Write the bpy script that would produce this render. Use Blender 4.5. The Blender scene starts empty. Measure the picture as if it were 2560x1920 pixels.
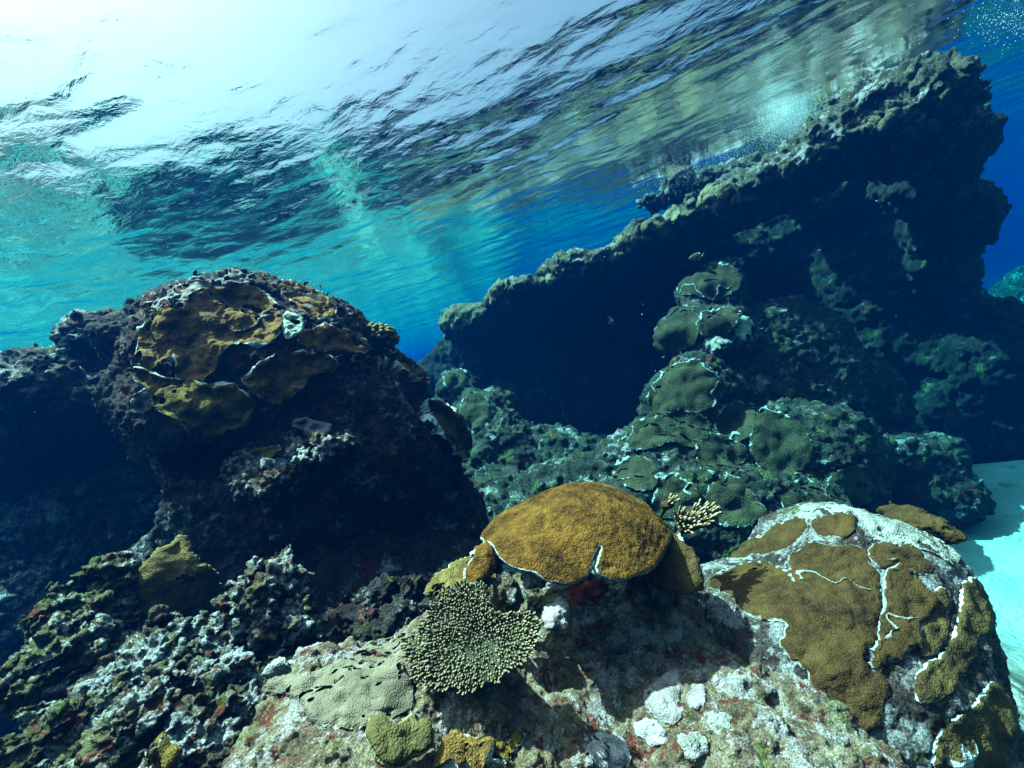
import bpy, math, random
import numpy as np
from mathutils import Matrix, Vector

# ------------------------------------------------------------------ camera, sky, sun, exposure
S = bpy.context.scene
C = S.collection
F = 984.0; CX = 1280.0; CY = 960.0            # focal length in photo pixels, photo centre
ROLL = math.radians(15.0); PITCH = math.radians(-6.05)
_f = Vector((0, math.cos(PITCH), math.sin(PITCH)))
_r0 = Vector((1, 0, 0)); _u0 = _r0.cross(_f)
_r = _r0 * math.cos(ROLL) - _u0 * math.sin(ROLL)
_u = _r0 * math.sin(ROLL) + _u0 * math.cos(ROLL)
RM = np.array([_r, _u, _f], dtype=np.float64)  # rows: right, up, forward in world
cam = bpy.data.cameras.new('camera'); cam.sensor_width = 36.0; cam.lens = 36.0 * F / 2560.0
cam.clip_start = 0.02; cam.clip_end = 600
co = bpy.data.objects.new('camera', cam); C.objects.link(co)
co.matrix_world = Matrix(((_r[0], _u[0], -_f[0], 0), (_r[1], _u[1], -_f[1], 0), (_r[2], _u[2], -_f[2], 0), (0, 0, 0, 1)))
S.camera = co

SUN = Vector((-0.38, 0.17, 0.91)).normalized()
W = bpy.data.worlds.new("World"); S.world = W; W.use_nodes = True
wn = W.node_tree.nodes; wl = W.node_tree.links
bg = wn['Background']; sky = wn.new('ShaderNodeTexSky'); sky.sky_type = 'NISHITA'; sky.sun_disc = False; sky.dust_density = 7.0
sky.sun_elevation = math.asin(SUN.z); sky.sun_rotation = math.atan2(SUN.x, SUN.y)
wl.new(sky.outputs[0], bg.inputs[0]); bg.inputs[1].default_value = 0.068
sl = bpy.data.lights.new('sun', 'SUN'); sl.energy = 5.0; sl.angle = math.radians(0.6); sl.color = (1, 0.905, 0.80)
so = bpy.data.objects.new('sun', sl); C.objects.link(so); so.location = (-8, 5, 20)
so.rotation_euler = SUN.to_track_quat('Z', 'Y').to_euler()
S.view_settings.view_transform = 'Standard'; S.view_settings.look = 'None'
S.view_settings.exposure = 1.7; S.view_settings.gamma = 1.0
cy = S.cycles
cy.max_bounces = 6; cy.diffuse_bounces = 0; cy.glossy_bounces = 3; cy.transmission_bounces = 3
cy.transparent_max_bounces = 8; cy.volume_bounces = 1
cy.caustics_reflective = False; cy.caustics_refractive = False
cy.sample_clamp_indirect = 3.0; cy.use_denoising = True

# ------------------------------------------------------------------ water and haze constants
SURF = 1.80
IOR = 1.135
HAZE_DENSITY = 0.19
HAZE_COLOR = (0.0, 0.0084, 0.038)
HAZE_ABS = (0.0, 0.725, 0.813)

# ------------------------------------------------------------------ numeric helpers
rng = np.random.default_rng(7)
_perm = rng.permutation(256).astype(np.int32); _perm = np.concatenate([_perm, _perm])
_g = rng.normal(size=(256, 3)).astype(np.float32); _g /= np.linalg.norm(_g, axis=1)[:, None]
_rv = rng.random((256, 3)).astype(np.float32)

def _hash(ix, iy, iz):
    return _perm[_perm[_perm[ix & 255] + (iy & 255)] + (iz & 255)]

def pn(p, scale, seed=0):
    """gradient noise, about -1..1, p (N,3) metres, scale = feature size in metres"""
    q = (np.asarray(p, np.float32) / np.float32(scale)) + np.float32(seed * 17.37)
    i = np.floor(q).astype(np.int32); f = q - i
    w = f * f * f * (f * (f * 6 - 15) + 10)
    out = 0
    for dx in (0, 1):
        for dy in (0, 1):
            for dz in (0, 1):
                g = _g[_hash(i[:, 0] + dx, i[:, 1] + dy, i[:, 2] + dz)]
                v = g[:, 0] * (f[:, 0] - dx) + g[:, 1] * (f[:, 1] - dy) + g[:, 2] * (f[:, 2] - dz)
                ww = (w[:, 0] if dx else 1 - w[:, 0]) * (w[:, 1] if dy else 1 - w[:, 1]) * (w[:, 2] if dz else 1 - w[:, 2])
                out = out + v * ww
    return out * 1.6

def fbm(p, scale, octv=4, seed=0, gain=0.5):
    a = 1.0; s = 0
    for k in range(octv):
        s = s + a * pn(p, scale / 2 ** k, seed + k); a *= gain
    return s

def worley(p, scale, seed=0):
    """distance to nearest feature point (0..~1)"""
    q = (np.asarray(p, np.float32) / np.float32(scale)) + np.float32(seed * 13.11)
    i = np.floor(q).astype(np.int32); f = q - i
    best = np.full(len(q), 9.0, np.float32)
    for dx in (-1, 0, 1):
        for dy in (-1, 0, 1):
            for dz in (-1, 0, 1):
                o = _rv[_hash(i[:, 0] + dx, i[:, 1] + dy, i[:, 2] + dz)]
                d = (o[:, 0] + dx - f[:, 0]) ** 2 + (o[:, 1] + dy - f[:, 1]) ** 2 + (o[:, 2] + dz - f[:, 2]) ** 2
                np.minimum(best, d, out=best)
    return np.sqrt(best)

def sstep(a, b, x):
    t = np.clip((x - a) / (b - a), 0, 1); return t * t * (3 - 2 * t)

K0 = 2560.0 / 2212.0
CROPS = {0: (0, 0, K0), 1: (0, 640, 1280 / 2212), 2: (1000, 100, 1560 / 2212), 3: (0, 1280, 1100 / 2212),
         4: (900, 1150, 900 / 1939), 5: (1660, 1180, 900 / 2018)}
def P(c, pts):
    ox, oy, s = CROPS[c]; a = np.array(pts, float)
    return a * s + np.array([ox, oy])
def c2w(p): return np.asarray(p, float) @ RM                     # right/up/forward -> world
def at(px, py, Z):                                                # photo point at depth Z -> world
    return c2w(np.array([(px - CX) / F * Z, (CY - py) / F * Z, Z]))
def project(v):                                                   # world -> photo pixels and depth
    q = np.asarray(v, float) @ RM.T
    return q[:, 0] / q[:, 2] * F + CX, CY - q[:, 1] / q[:, 2] * F, q[:, 2]

def mesh_from(name, v, f, smooth=True):
    v = np.asarray(v, np.float32); f = np.asarray(f, np.int32); n = f.shape[1]
    me = bpy.data.meshes.new(name)
    me.vertices.add(len(v)); me.vertices.foreach_set('co', v.ravel())
    me.loops.add(f.size); me.loops.foreach_set('vertex_index', f.ravel())
    me.polygons.add(len(f)); me.polygons.foreach_set('loop_start', np.arange(len(f), dtype=np.int32) * n)
    try: me.polygons.foreach_set('loop_total', np.full(len(f), n, np.int32))
    except Exception: pass
    me.polygons.foreach_set('use_smooth', np.full(len(f), smooth, bool))
    me.update(calc_edges=True); me.validate()
    return me

def attr(me, name, vals):
    a = me.attributes.new(name, 'FLOAT', 'POINT'); a.data.foreach_set('value', np.asarray(vals, np.float32))

def tag(o, label=None, cat=None, group=None, kind=None):
    if label: o['label'] = label
    if cat: o['category'] = cat
    if group: o['group'] = group
    if kind: o['kind'] = kind
    return o

def obj(name, v, f, mat, parent=None, smooth=True, attrs=None, origin=None):
    """one mesh object; world-space vertices in, object origin at the base"""
    v = np.asarray(v, float)
    if parent is not None: org = np.array(parent['_o'])
    elif origin is not None: org = np.array(origin)
    else: org = np.array([v[:, 0].mean(), v[:, 1].mean(), v[:, 2].min()])
    me = mesh_from(name, v - org, f, smooth)
    for k, a in (attrs or {}).items(): attr(me, k, a)
    me.materials.append(mat)
    o = bpy.data.objects.new(name, me); C.objects.link(o)
    if parent is not None: o.parent = parent
    else: o.location = org
    return o

def thing(name, label, cat, loc, group=None):
    o = bpy.data.objects.new(name, None); C.objects.link(o); o.empty_display_size = 0.05
    o.location = loc; tag(o, label, cat, group); o['_o'] = [float(c) for c in loc]
    return o

def vnormals(v, f):
    a = v[f[:, 2]] - v[f[:, 0]]; b = v[f[:, 3 if f.shape[1] == 4 else 1]] - v[f[:, 1 if f.shape[1] == 4 else 0]]
    fn = np.cross(a, b) if f.shape[1] == 4 else np.cross(b, a)
    n = np.zeros_like(v)
    for k in range(f.shape[1]):
        for c in range(3): n[:, c] += np.bincount(f[:, k], fn[:, c], len(v))
    return n / (np.linalg.norm(n, axis=1)[:, None] + 1e-12)

def edges_of(f):
    n = f.shape[1]
    e = np.concatenate([np.stack([f[:, k], f[:, (k + 1) % n]], 1) for k in range(n)])
    e.sort(axis=1); return np.unique(e, axis=0)

def smooth_v(v, f, it, lam=0.5, keep=None):
    e = edges_of(f); deg = np.bincount(e.ravel(), minlength=len(v)).astype(float)[:, None] + 1e-9
    v = v.copy()
    for _ in range(it):
        s = np.zeros_like(v)
        for c in range(v.shape[1]):
            s[:, c] = np.bincount(e[:, 0], v[e[:, 1], c], len(v)) + np.bincount(e[:, 1], v[e[:, 0], c], len(v))
        nv = v + lam * (s / deg - v)
        if keep is not None: nv[keep] = v[keep]
        v = nv
    return v

def subdivide(v, f, extra=None):
    """linear 1-to-4 split of quads; extra (N,k) interpolated with the vertices"""
    n = len(v); X = v if extra is None else np.hstack([v, extra])
    e = np.concatenate([np.stack([f[:, k], f[:, (k + 1) % 4]], 1) for k in range(4)]); e.sort(axis=1)
    key = e[:, 0].astype(np.int64) * n + e[:, 1]
    uk, inv = np.unique(key, return_inverse=True)
    ea = (uk // n).astype(int); eb = (uk % n).astype(int)
    em = (X[ea] + X[eb]) / 2; fc = X[f].mean(axis=1); m = len(f)
    E = [inv[k * m:(k + 1) * m] + n for k in range(4)]; c = np.arange(m) + n + len(uk)
    nf = np.concatenate([np.stack([f[:, k], E[k], c, E[(k - 1) % 4]], 1) for k in range(4)])
    X2 = np.vstack([X, em, fc])
    return (X2, nf) if extra is None else (X2[:, :3], nf, X2[:, 3:])

# ------------------------------------------------------------------ implicit boulders
def ell(c, x, y, Z, rx, ry, rz, rot=0):
    """ellipsoid: centre at photo point (crop c) and depth Z, half sizes in the same pixels and metres of depth"""
    ox, oy, s = CROPS[c]; px = x * s + ox; py = y * s + oy
    ctr = np.array([(px - CX) / F * Z, (CY - py) / F * Z, Z])
    return ctr, np.array([rx * s / F * Z, ry * s / F * Z, rz]), math.radians(rot)

def sd_ell(p, e):
    c, r, a = e
    q = p - c.astype(np.float32)
    if a:
        ca, sa = math.cos(a), math.sin(a)
        x = q[..., 0] * ca + q[..., 1] * sa; y = -q[..., 0] * sa + q[..., 1] * ca
        q = np.stack([x, y, q[..., 2]], -1)
    r = r.astype(np.float32)
    k0 = np.sqrt(((q / r) ** 2).sum(-1)); k1 = np.sqrt(((q / (r * r)) ** 2).sum(-1)) + 1e-6
    return k0 * (k0 - 1) / k1

def smin(a, b, k):
    h = np.clip(0.5 + 0.5 * (b - a) / k, 0, 1); return b + (a - b) * h - k * h * (1 - h)

def upsample(a, n, ax):
    m = a.shape[ax]; t = np.linspace(0, m - 1, n); i = np.minimum(t.astype(int), m - 2); w = (t - i).astype(np.float32)
    sh = [1, 1, 1]; sh[ax] = n
    w = w.reshape(sh); return np.take(a, i, ax) * (1 - w) + np.take(a, i + 1, ax) * w

def surface_nets(d):
    s = d < 0
    nx, ny, nz = d.shape
    cs = [s[i:nx - 1 + i, j:ny - 1 + j, k:nz - 1 + k] for i in (0, 1) for j in (0, 1) for k in (0, 1)]
    tot = sum(c.astype(np.int8) for c in cs); act = (tot > 0) & (tot < 8)
    idx = np.full(act.shape, -1, np.int64); I = np.argwhere(act); idx[act] = np.arange(len(I))
    acc = np.zeros((len(I), 3)); cnt = np.zeros(len(I))
    corner = [(i, j, k) for i in (0, 1) for j in (0, 1) for k in (0, 1)]
    val = {c: d[I[:, 0] + c[0], I[:, 1] + c[1], I[:, 2] + c[2]] for c in corner}
    for a in corner:
        for ax in range(3):
            if a[ax] == 0:
                b = list(a); b[ax] = 1; b = tuple(b)
                va, vb = val[a], val[b]; m = (va < 0) != (vb < 0)
                t = np.where(m, va / np.where(m, va - vb, 1), 0)
                pt = np.repeat(np.array([a], float), len(I), 0); pt[:, ax] = t
                acc[m] += pt[m]; cnt[m] += 1
    v = I + acc / cnt[:, None]
    quads = []
    for ax in range(3):
        o1, o2 = [(1, 2), (2, 0), (0, 1)][ax]
        sl0 = [slice(None)] * 3; sl1 = [slice(None)] * 3
        sl0[ax] = slice(0, -1); sl1[ax] = slice(1, None)
        for k in (o1, o2): sl0[k] = slice(1, -1); sl1[k] = slice(1, -1)
        a = s[tuple(sl0)]; b = s[tuple(sl1)]
        for flip, m in ((False, a & ~b), (True, ~a & b)):
            J = np.argwhere(m)
            if not len(J): continue
            J[:, o1] += 1; J[:, o2] += 1
            def g(u, w):
                K = J.copy(); K[:, o1] -= u; K[:, o2] -= w; return idx[K[:, 0], K[:, 1], K[:, 2]]
            q = [g(1, 1), g(0, 1), g(0, 0), g(1, 0)]
            if flip: q = q[::-1]
            quads.append(np.stack(q, 1))
    return v, np.concatenate(quads)

def largest(f, n):
    """faces of the largest connected piece"""
    e = edges_of(f); lab = np.arange(n)
    while True:
        m = np.minimum(lab[e[:, 0]], lab[e[:, 1]]); new = lab.copy()
        np.minimum.at(new, e[:, 0], m); np.minimum.at(new, e[:, 1], m); np.minimum.at(new, lab[e[:, 0]], m); np.minimum.at(new, lab[e[:, 1]], m)
        new = new[new]; new = new[new]
        if (new == lab).all(): break
        lab = new
    fl = lab[f[:, 0]]; c = np.bincount(fl, minlength=n); return f[fl == c.argmax()]

class Rock: pass

def rock_shape(es, step=5.0, k=0.12, carve=(), low=0.06, low_s=0.5, lump=0.03, lump_s=0.12, fine=0.012, fine_s=0.04,
               crev=0.0, crev_s=0.2, seed=0, pad=0.15, kc=0.08, clip_px=260):
    """union of ellipsoids with 3-D noise, sampled on a grid whose cells are finest near the viewer"""
    lo = np.full(3, 1e9); hi = -lo
    for c, r, a in es:
        R = np.array([max(r[0], r[1])] * 2 + [r[2]]) if a else r
        z0 = max(c[2] - r[2] - pad, 0.25); z1 = c[2] + r[2] + pad
        for z in (z0, z1, c[2]):
            for sx in (-1, 1):
                u = (c[0] + sx * (R[0] + pad)) / z * F + CX; v = CY - (c[1] + sx * (R[1] + pad)) / z * F
                lo[0] = min(lo[0], u); hi[0] = max(hi[0], u); lo[1] = min(lo[1], v); hi[1] = max(hi[1], v)
        lo[2] = min(lo[2], math.log(z0)); hi[2] = max(hi[2], math.log(z1))
    lo[0] = max(lo[0], -clip_px); hi[0] = min(hi[0], 2560 + clip_px); lo[1] = max(lo[1], -clip_px); hi[1] = min(hi[1], 1920 + clip_px)
    n = [max(8, int((hi[i] - lo[i]) / step) + 1) for i in (0, 1)] + [max(8, int((hi[2] - lo[2]) * F / step) + 1)]
    def pts(u, v, w):
        z = np.exp(w); return np.stack([(u - CX) / F * z, (CY - v) / F * z, z], -1)
    nc = [max(6, m // 3) for m in n]
    G = np.meshgrid(*[np.linspace(lo[i], hi[i], nc[i]) for i in range(3)], indexing='ij')
    p = pts(*G).astype(np.float32)
    d = None
    for e in es:
        q = sd_ell(p, e); d = q if d is None else smin(d, q, k)
    for e in carve:
        q = sd_ell(p, e); d = -smin(-d, q, kc)
    for ax in range(3): d = upsample(d, n[ax], ax)
    ax_ = [np.linspace(lo[i], hi[i], n[i]) for i in range(3)]
    band = np.abs(d) < (low * 1.7 + lump * 1.5 + 0.05)
    I = np.argwhere(band)
    q = pts(ax_[0][I[:, 0]], ax_[1][I[:, 1]], ax_[2][I[:, 2]]).astype(np.float32)
    dn = low * fbm(q, low_s, 2, seed)
    if lump: dn = dn + lump * (2.0 * worley(q + 0.25 * lump_s * np.stack([pn(q, lump_s, 40), pn(q, lump_s, 41), pn(q, lump_s, 42)], 1), lump_s, seed + 3) - 0.9)
    if crev: dn = dn + crev * np.clip(1 - np.abs(pn(q, crev_s, seed + 70)) / 0.16, 0, 1)
    d[band] += dn.astype(d.dtype)
    for ax in range(3):                                          # close the shell at the grid border
        sl = [slice(None)] * 3
        for e_ in (0, -1):
            sl[ax] = e_; d[tuple(sl)] = np.maximum(d[tuple(sl)], 0.02)
    v, f = surface_nets(d)
    g = [lo[i] + v[:, i] / (n[i] - 1) * (hi[i] - lo[i]) for i in range(3)]
    v = pts(*g)
    f = largest(f, len(v)); u_, inv_ = np.unique(f, return_inverse=True); v = v[u_]; f = inv_.reshape(f.shape)
    if (np.cross(v[f[:, 2]] - v[f[:, 0]], v[f[:, 3]] - v[f[:, 1]]) * (v[f].mean(1) - v.mean(0))).sum() < 0: f = f[:, ::-1]
    nv = vnormals(v, f)
    if fine:
        a = fine * (0.9 - 2.0 * worley(v, fine_s, seed + 9)) + fine * 1.3 * fbm(v, fine_s * 1.6, 4, seed + 5, 0.65)
        v = v + nv * a[:, None]
    f = f[:, ::-1]
    R = Rock(); R.v = c2w(v); R.f = f; R.n = vnormals(R.v, f)
    R.px, R.py, R.z = project(R.v)
    return R

# ------------------------------------------------------------------ node helpers
class NT:
    def __init__(s, name):
        s.m = bpy.data.materials.new(name); s.m.use_nodes = True
        s.t = s.m.node_tree; s.N = s.t.nodes; s.L = s.t.links
        s.b = s.N['Principled BSDF']; s.out = s.N['Material Output']
        s.tc = s.N.new('ShaderNodeTexCoord')
        g = s.N.new('ShaderNodeNewGeometry'); s.pos = g.outputs['Position']; s.geo = g
    def lk(s, a, b): s.L.new(a, b)
    def put(s, sock, v):
        if v is None: return
        if hasattr(v, 'is_output'): s.lk(v, sock)
        else: sock.default_value = v if not (isinstance(v, tuple) and len(v) == 3 and sock.type == 'RGBA') else (*v, 1)
    def noise(s, scale, detail=4, rough=0.55, vec=None, dist=0.0, off=None):
        n = s.N.new('ShaderNodeTexNoise'); v = vec or s.pos
        if off is not None:
            a = s.N.new('ShaderNodeVectorMath'); s.lk(v, a.inputs[0]); a.inputs[1].default_value = (off, off * 1.7, off * 0.6); v = a.outputs[0]
        s.lk(v, n.inputs['Vector']); n.inputs['Scale'].default_value = scale
        n.inputs['Detail'].default_value = detail; n.inputs['Roughness'].default_value = rough; n.inputs['Distortion'].default_value = dist
        return n.outputs[0]
    def voro(s, scale, feature='F1', vec=None, rnd=1.0, out='Distance'):
        n = s.N.new('ShaderNodeTexVoronoi'); n.feature = feature; s.lk(vec or s.pos, n.inputs['Vector'])
        n.inputs['Scale'].default_value = scale; n.inputs['Randomness'].default_value = rnd
        return n.outputs[out]
    def ramp(s, fac, stops, interp='LINEAR'):
        n = s.N.new('ShaderNodeValToRGB'); r = n.color_ramp; r.interpolation = interp
        while len(r.elements) < len(stops): r.elements.new(0.5)
        for e, (p_, c_) in zip(r.elements, stops):
            e.position = p_; e.color = (c_, c_, c_, 1) if isinstance(c_, (int, float)) else (*c_, 1)
        s.put(n.inputs[0], fac); return n.outputs[0]
    def mix(s, fac, a, b, mode='MIX'):
        n = s.N.new('ShaderNodeMix'); n.data_type = 'RGBA'; n.blend_type = mode
        s.put(n.inputs[0], fac); s.put(n.inputs[6], a); s.put(n.inputs[7], b); return n.outputs[2]
    def math(s, op, a, b=0.0, clamp=False):
        n = s.N.new('ShaderNodeMath'); n.operation = op; n.use_clamp = clamp
        s.put(n.inputs[0], a); s.put(n.inputs[1], b); return n.outputs[0]
    def at(s, name):
        n = s.N.new('ShaderNodeAttribute'); n.attribute_name = name; return n.outputs['Fac']
    def up(s):
        n = s.N.new('ShaderNodeSeparateXYZ'); s.lk(s.geo.outputs['Normal'], n.inputs[0]); return n.outputs[2]
    def bump(s, h, dist, strength=1.0, normal=None):
        n = s.N.new('ShaderNodeBump'); n.inputs['Distance'].default_value = dist; n.inputs['Strength'].default_value = strength
        s.put(n.inputs['Height'], h)
        if normal is not None: s.lk(normal, n.inputs['Normal'])
        return n.outputs[0]
    def done(s, col, rough=0.85, normal=None, spec=0.15):
        s.put(s.b.inputs['Base Color'], col); s.put(s.b.inputs['Roughness'], rough); s.b.inputs['Specular IOR Level'].default_value = spec
        if normal is not None: s.lk(normal, s.b.inputs['Normal'])
        return s.m

def reef_rock_mat(name, sc=1.0, base=((0.02, 0.012, 0.012), (0.10, 0.055, 0.05), (0.20, 0.15, 0.13)), pale=0.5, palecol=(0.48, 0.40, 0.41),
                  green=0.35, red=0.3, bump=0.006):
    t = NT(name)
    n1 = t.noise(9 * sc, 6, 0.65, dist=0.4)
    col = t.ramp(n1, [(0.30, base[0]), (0.50, base[1]), (0.72, base[2])])
    # yellow-green turf algae
    g = t.noise(6.5 * sc, 5, 0.62, off=3.1, dist=0.6)
    col = t.mix(t.ramp(g, [(0.62 - 0.2 * green, 0.0), (0.70 - 0.2 * green, 0.85)]), col,
                t.ramp(t.noise(40 * sc, 3), [(0.3, (0.035, 0.06, 0.012)), (0.7, (0.26, 0.24, 0.07))]))
    # maroon and orange sponge patches
    r = t.noise(8 * sc, 4, 0.6, off=9.4, dist=0.8)
    col = t.mix(t.ramp(r, [(0.66 - 0.18 * red, 0.0), (0.70 - 0.18 * red, 0.9)]), col,
                t.ramp(t.noise(30 * sc, 3, off=2.), [(0.35, (0.14, 0.012, 0.012)), (0.58, (0.25, 0.05, 0.03)), (0.75, (0.38, 0.12, 0.03))]))
    # pale lilac coralline crust with broken edges
    p = t.noise(5 * sc, 8, 0.72, off=5.7, dist=0.3)
    f2 = t.noise(38 * sc, 5, 0.7, off=1.3)
    pm = t.math('ADD', p, t.math('MULTIPLY', t.math('SUBTRACT', f2, 0.5), 0.35))
    pcol = t.ramp(t.noise(14 * sc, 4, off=7.7), [(0.32, tuple(c * 0.75 for c in palecol)), (0.5, palecol), (0.68, tuple(min(1, c * 1.3) for c in palecol))])
    col = t.mix(t.ramp(pm, [(0.66 - 0.22 * pale, 0.0), (0.72 - 0.22 * pale, 0.92)]), col, pcol)
    sp = t.noise(130 * sc, 3, 0.75, off=15.)
    col = t.mix(1.0, col, t.ramp(sp, [(0.34, 0.30), (0.5, 0.95), (0.66, 1.75)]), 'MULTIPLY')
    # dark pores
    po = t.voro(60 * sc); po2 = t.noise(20 * sc, 3, off=11.)
    col = t.mix(t.math('MULTIPLY', t.ramp(po, [(0.14, 1.0), (0.26, 0.0)]), t.ramp(po2, [(0.45, 0.0), (0.6, 0.9)])), col, (0.012, 0.01, 0.012))
    h = t.math('ADD', t.math('MULTIPLY', t.noise(30 * sc, 10, 0.78), 1.0), t.math('MULTIPLY', t.voro(75 * sc), 0.35))
    return t.done(col, 0.85, t.bump(h, bump * 6 / sc))

def coral_mat(name, dark, mid, light, rimcol=(0.80, 0.82, 0.80), polyp=170, pmix=0.45, wr_s=24, contrast=0.0, sc=1.0, wrinkle=0.35, bump=0.004, rimw=1.0, blotch=None):
    t = NT(name)
    n = t.noise(7 * sc, 5, 0.6, dist=0.5); n2 = t.noise(32 * sc, 5, 0.65, off=4.)
    col = t.ramp(t.math('ADD', t.math('MULTIPLY', n, 0.65), t.math('MULTIPLY', n2, 0.35)), [(0.36 + contrast, dark), (0.5, mid), (0.66 - contrast, light)])
    v = t.voro(polyp * sc)
    col = t.mix(t.ramp(v, [(0.05, pmix), (0.45, 0.0)]), col, tuple(min(1, c * 1.9 + 0.02) for c in light))
    if blotch:
        col = t.mix(t.ramp(t.noise(11 * sc, 6, 0.7, off=8.), [(0.60, 0.0), (0.66, 0.9)]), col, blotch)
    rim = t.at('rim'); e = t.math('ADD', rim, t.math('MULTIPLY', t.math('SUBTRACT', t.noise(45 * sc, 4, 0.6, off=2.), 0.5), 0.35))
    col = t.mix(t.ramp(e, [(0.40, 0.0), (0.62, 0.92)]), col, rimcol)
    h = t.math('ADD', t.math('MULTIPLY', t.noise(wr_s * sc, 6, 0.65), wrinkle * 6), t.math('MULTIPLY', v, -0.9))
    return t.done(col, 0.8, t.bump(h, bump / sc), spec=0.12)

# ------------------------------------------------------------------ setting: water, seabed, haze
def water():
    nt, nr = 760, 700
    th = np.linspace(0, 2 * np.pi, nt, endpoint=False); r = np.exp(np.linspace(math.log(0.35), math.log(140), nr))
    T, Rr = np.meshgrid(th, r); x = (Rr * np.sin(T)).ravel(); y = (Rr * np.cos(T)).ravel()
    ca, sa = math.cos(WAVE), math.sin(WAVE)
    a = x * ca + y * sa; b = -x * sa + y * ca                    # a along the crests, b across them
    xy = np.stack([x, y, np.zeros_like(x)], 1)
    a = a + 0.30 * pn(xy, 1.3, 31); b = b + 0.16 * pn(xy, 0.9, 32) + 0.035 * pn(xy, 0.25, 33)
    am = np.clip(0.9 + 0.9 * pn(xy, 1.1, 34), 0.15, 2.0)
    def w(la, lb, seed): return pn(np.stack([a / la, b / lb, np.zeros_like(a)], 1), 1.0, seed)
    z = 0.018 * w(2.0, 0.95, 1) + 0.014 * w(0.80, 0.42, 2) + am * (0.0088 * w(0.38, 0.19, 3) + 0.0034 * w(0.16, 0.085, 5))
    ch = w(1.2, 0.5, 8); z = z + 0.006 * np.abs(ch)
    v = np.stack([x, y, SURF + z], 1)
    i = np.arange(nr - 1)[:, None] * nt; j = np.arange(nt)[None, :]; j2 = (j + 1) % nt
    f = np.stack([(i + j), (i + j2), (i + nt + j2), (i + nt + j)], -1).reshape(-1, 4)
    ctr = len(v); v = np.vstack([v, [[0, 0, SURF]]])
    cap = np.stack([np.full(nt // 2, ctr), np.arange(0, nt, 2) % nt, (np.arange(0, nt, 2) + 1) % nt, (np.arange(0, nt, 2) + 2) % nt], 1)
    f = np.vstack([f, cap])
    t = NT('sea_surface'); t.N.remove(t.b)
    mp = t.N.new('ShaderNodeMapping'); mp.vector_type = 'TEXTURE'; t.lk(t.pos, mp.inputs[0])
    mp.inputs['Rotation'].default_value = (0, 0, WAVE); mp.inputs['Scale'].default_value = (1.7, 1, 1)
    n = t.noise(7, 5, 0.55, vec=mp.outputs[0], dist=0.3)
    nrm = t.bump(n, 0.012)
    fr = t.N.new('ShaderNodeFresnel'); fr.inputs[0].default_value = IOR; t.lk(nrm, fr.inputs['Normal'])
    tr = t.N.new('ShaderNodeBsdfTransparent'); gl = t.N.new('ShaderNodeBsdfGlossy'); gl.inputs['Roughness'].default_value = 0.02
    gl.inputs['Color'].default_value = (1, 1, 1, 1); t.lk(nrm, gl.inputs['Normal'])
    mx = t.N.new('ShaderNodeMixShader'); t.lk(fr.outputs[0], mx.inputs[0]); t.lk(tr.outputs[0], mx.inputs[1]); t.lk(gl.outputs[0], mx.inputs[2])
    t.lk(mx.outputs[0], t.out.inputs[0])
    o = obj('water', v, f, t.m, origin=(0, 0, SURF)); o['kind'] = 'structure'
    return o
WAVE = math.radians(-23)

def seabed_z(x, y):
    p = np.stack([x, y, np.zeros_like(x)], 1)
    lag = sstep(4.5, -0.5, x) * (1.0 + 0.75 * sstep(4.5, 7.0, y) * sstep(-0.3, -2.0, x))
    z = -3.25 + 1.45 * lag
    z = z - 5.0 * sstep(6, 13, y + 0.6 * x - 2) * sstep(2.0, 5.0, x) - 3.5 * sstep(9, 40, x) + 0.16 * fbm(p, 2.2, 4, 21) + 0.05 * fbm(p, 0.5, 3, 33)
    return z

def seabed():
    nt, nr = 540, 330
    th = np.linspace(0, 2 * np.pi, nt, endpoint=False); r = np.exp(np.linspace(math.log(0.4), math.log(150), nr))
    T, Rr = np.meshgrid(th, r); x = (Rr * np.sin(T)).ravel(); y = (Rr * np.cos(T)).ravel()
    z = seabed_z(x, y)
    v = np.stack([x, y, z], 1)
    i = np.arange(nr - 1)[:, None] * nt; j = np.arange(nt)[None, :]; j2 = (j + 1) % nt
    f = np.stack([(i + j), (i + nt + j), (i + nt + j2), (i + j2)], -1).reshape(-1, 4)
    ctr = len(v); v = np.vstack([v, [[0, 0, float(z[:nt].mean())]]])
    k = np.arange(0, nt, 2); f = np.vstack([f, np.stack([np.full(nt // 2, ctr), (k + 2) % nt, (k + 1) % nt, k], 1)])
    t = NT('white_sand')
    n = t.noise(2.2, 6, 0.6); col = t.ramp(n, [(0.35, (0.46, 0.45, 0.41)), (0.6, (0.62, 0.61, 0.57))])
    d = t.noise(3.4, 7, 0.7, off=6., dist=0.5)
    col = t.mix(t.ramp(d, [(0.60, 0.0), (0.66, 0.7)]), col, (0.16, 0.15, 0.12))
    sx = t.N.new('ShaderNodeSeparateXYZ'); t.lk(t.pos, sx.inputs[0])
    far = t.math('MULTIPLY', t.math('MAXIMUM', t.math('SUBTRACT', sx.outputs[1], 6.5), 0.0), -2.0)
    lag = t.math('ADD', t.math('ADD', sx.outputs[0], far), t.math('MULTIPLY', t.noise(0.5, 5, 0.6, off=3.), 3.0))
    rub = t.ramp(t.noise(2.2, 9, 0.72, off=9.), [(0.44, (0.03, 0.02, 0.016)), (0.52, (0.16, 0.11, 0.085)), (0.58, (0.50, 0.42, 0.36))])
    col = t.mix(t.ramp(t.math('MULTIPLY', lag, 0.2), [(0.66, 1.0), (0.86, 0.0)]), col, rub)
    m = t.done(col, 0.95, t.bump(t.noise(16, 6, 0.6), 0.05))
    o = obj('sand', v, f, m, origin=(0, 0, -3.7)); o['kind'] = 'structure'

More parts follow.
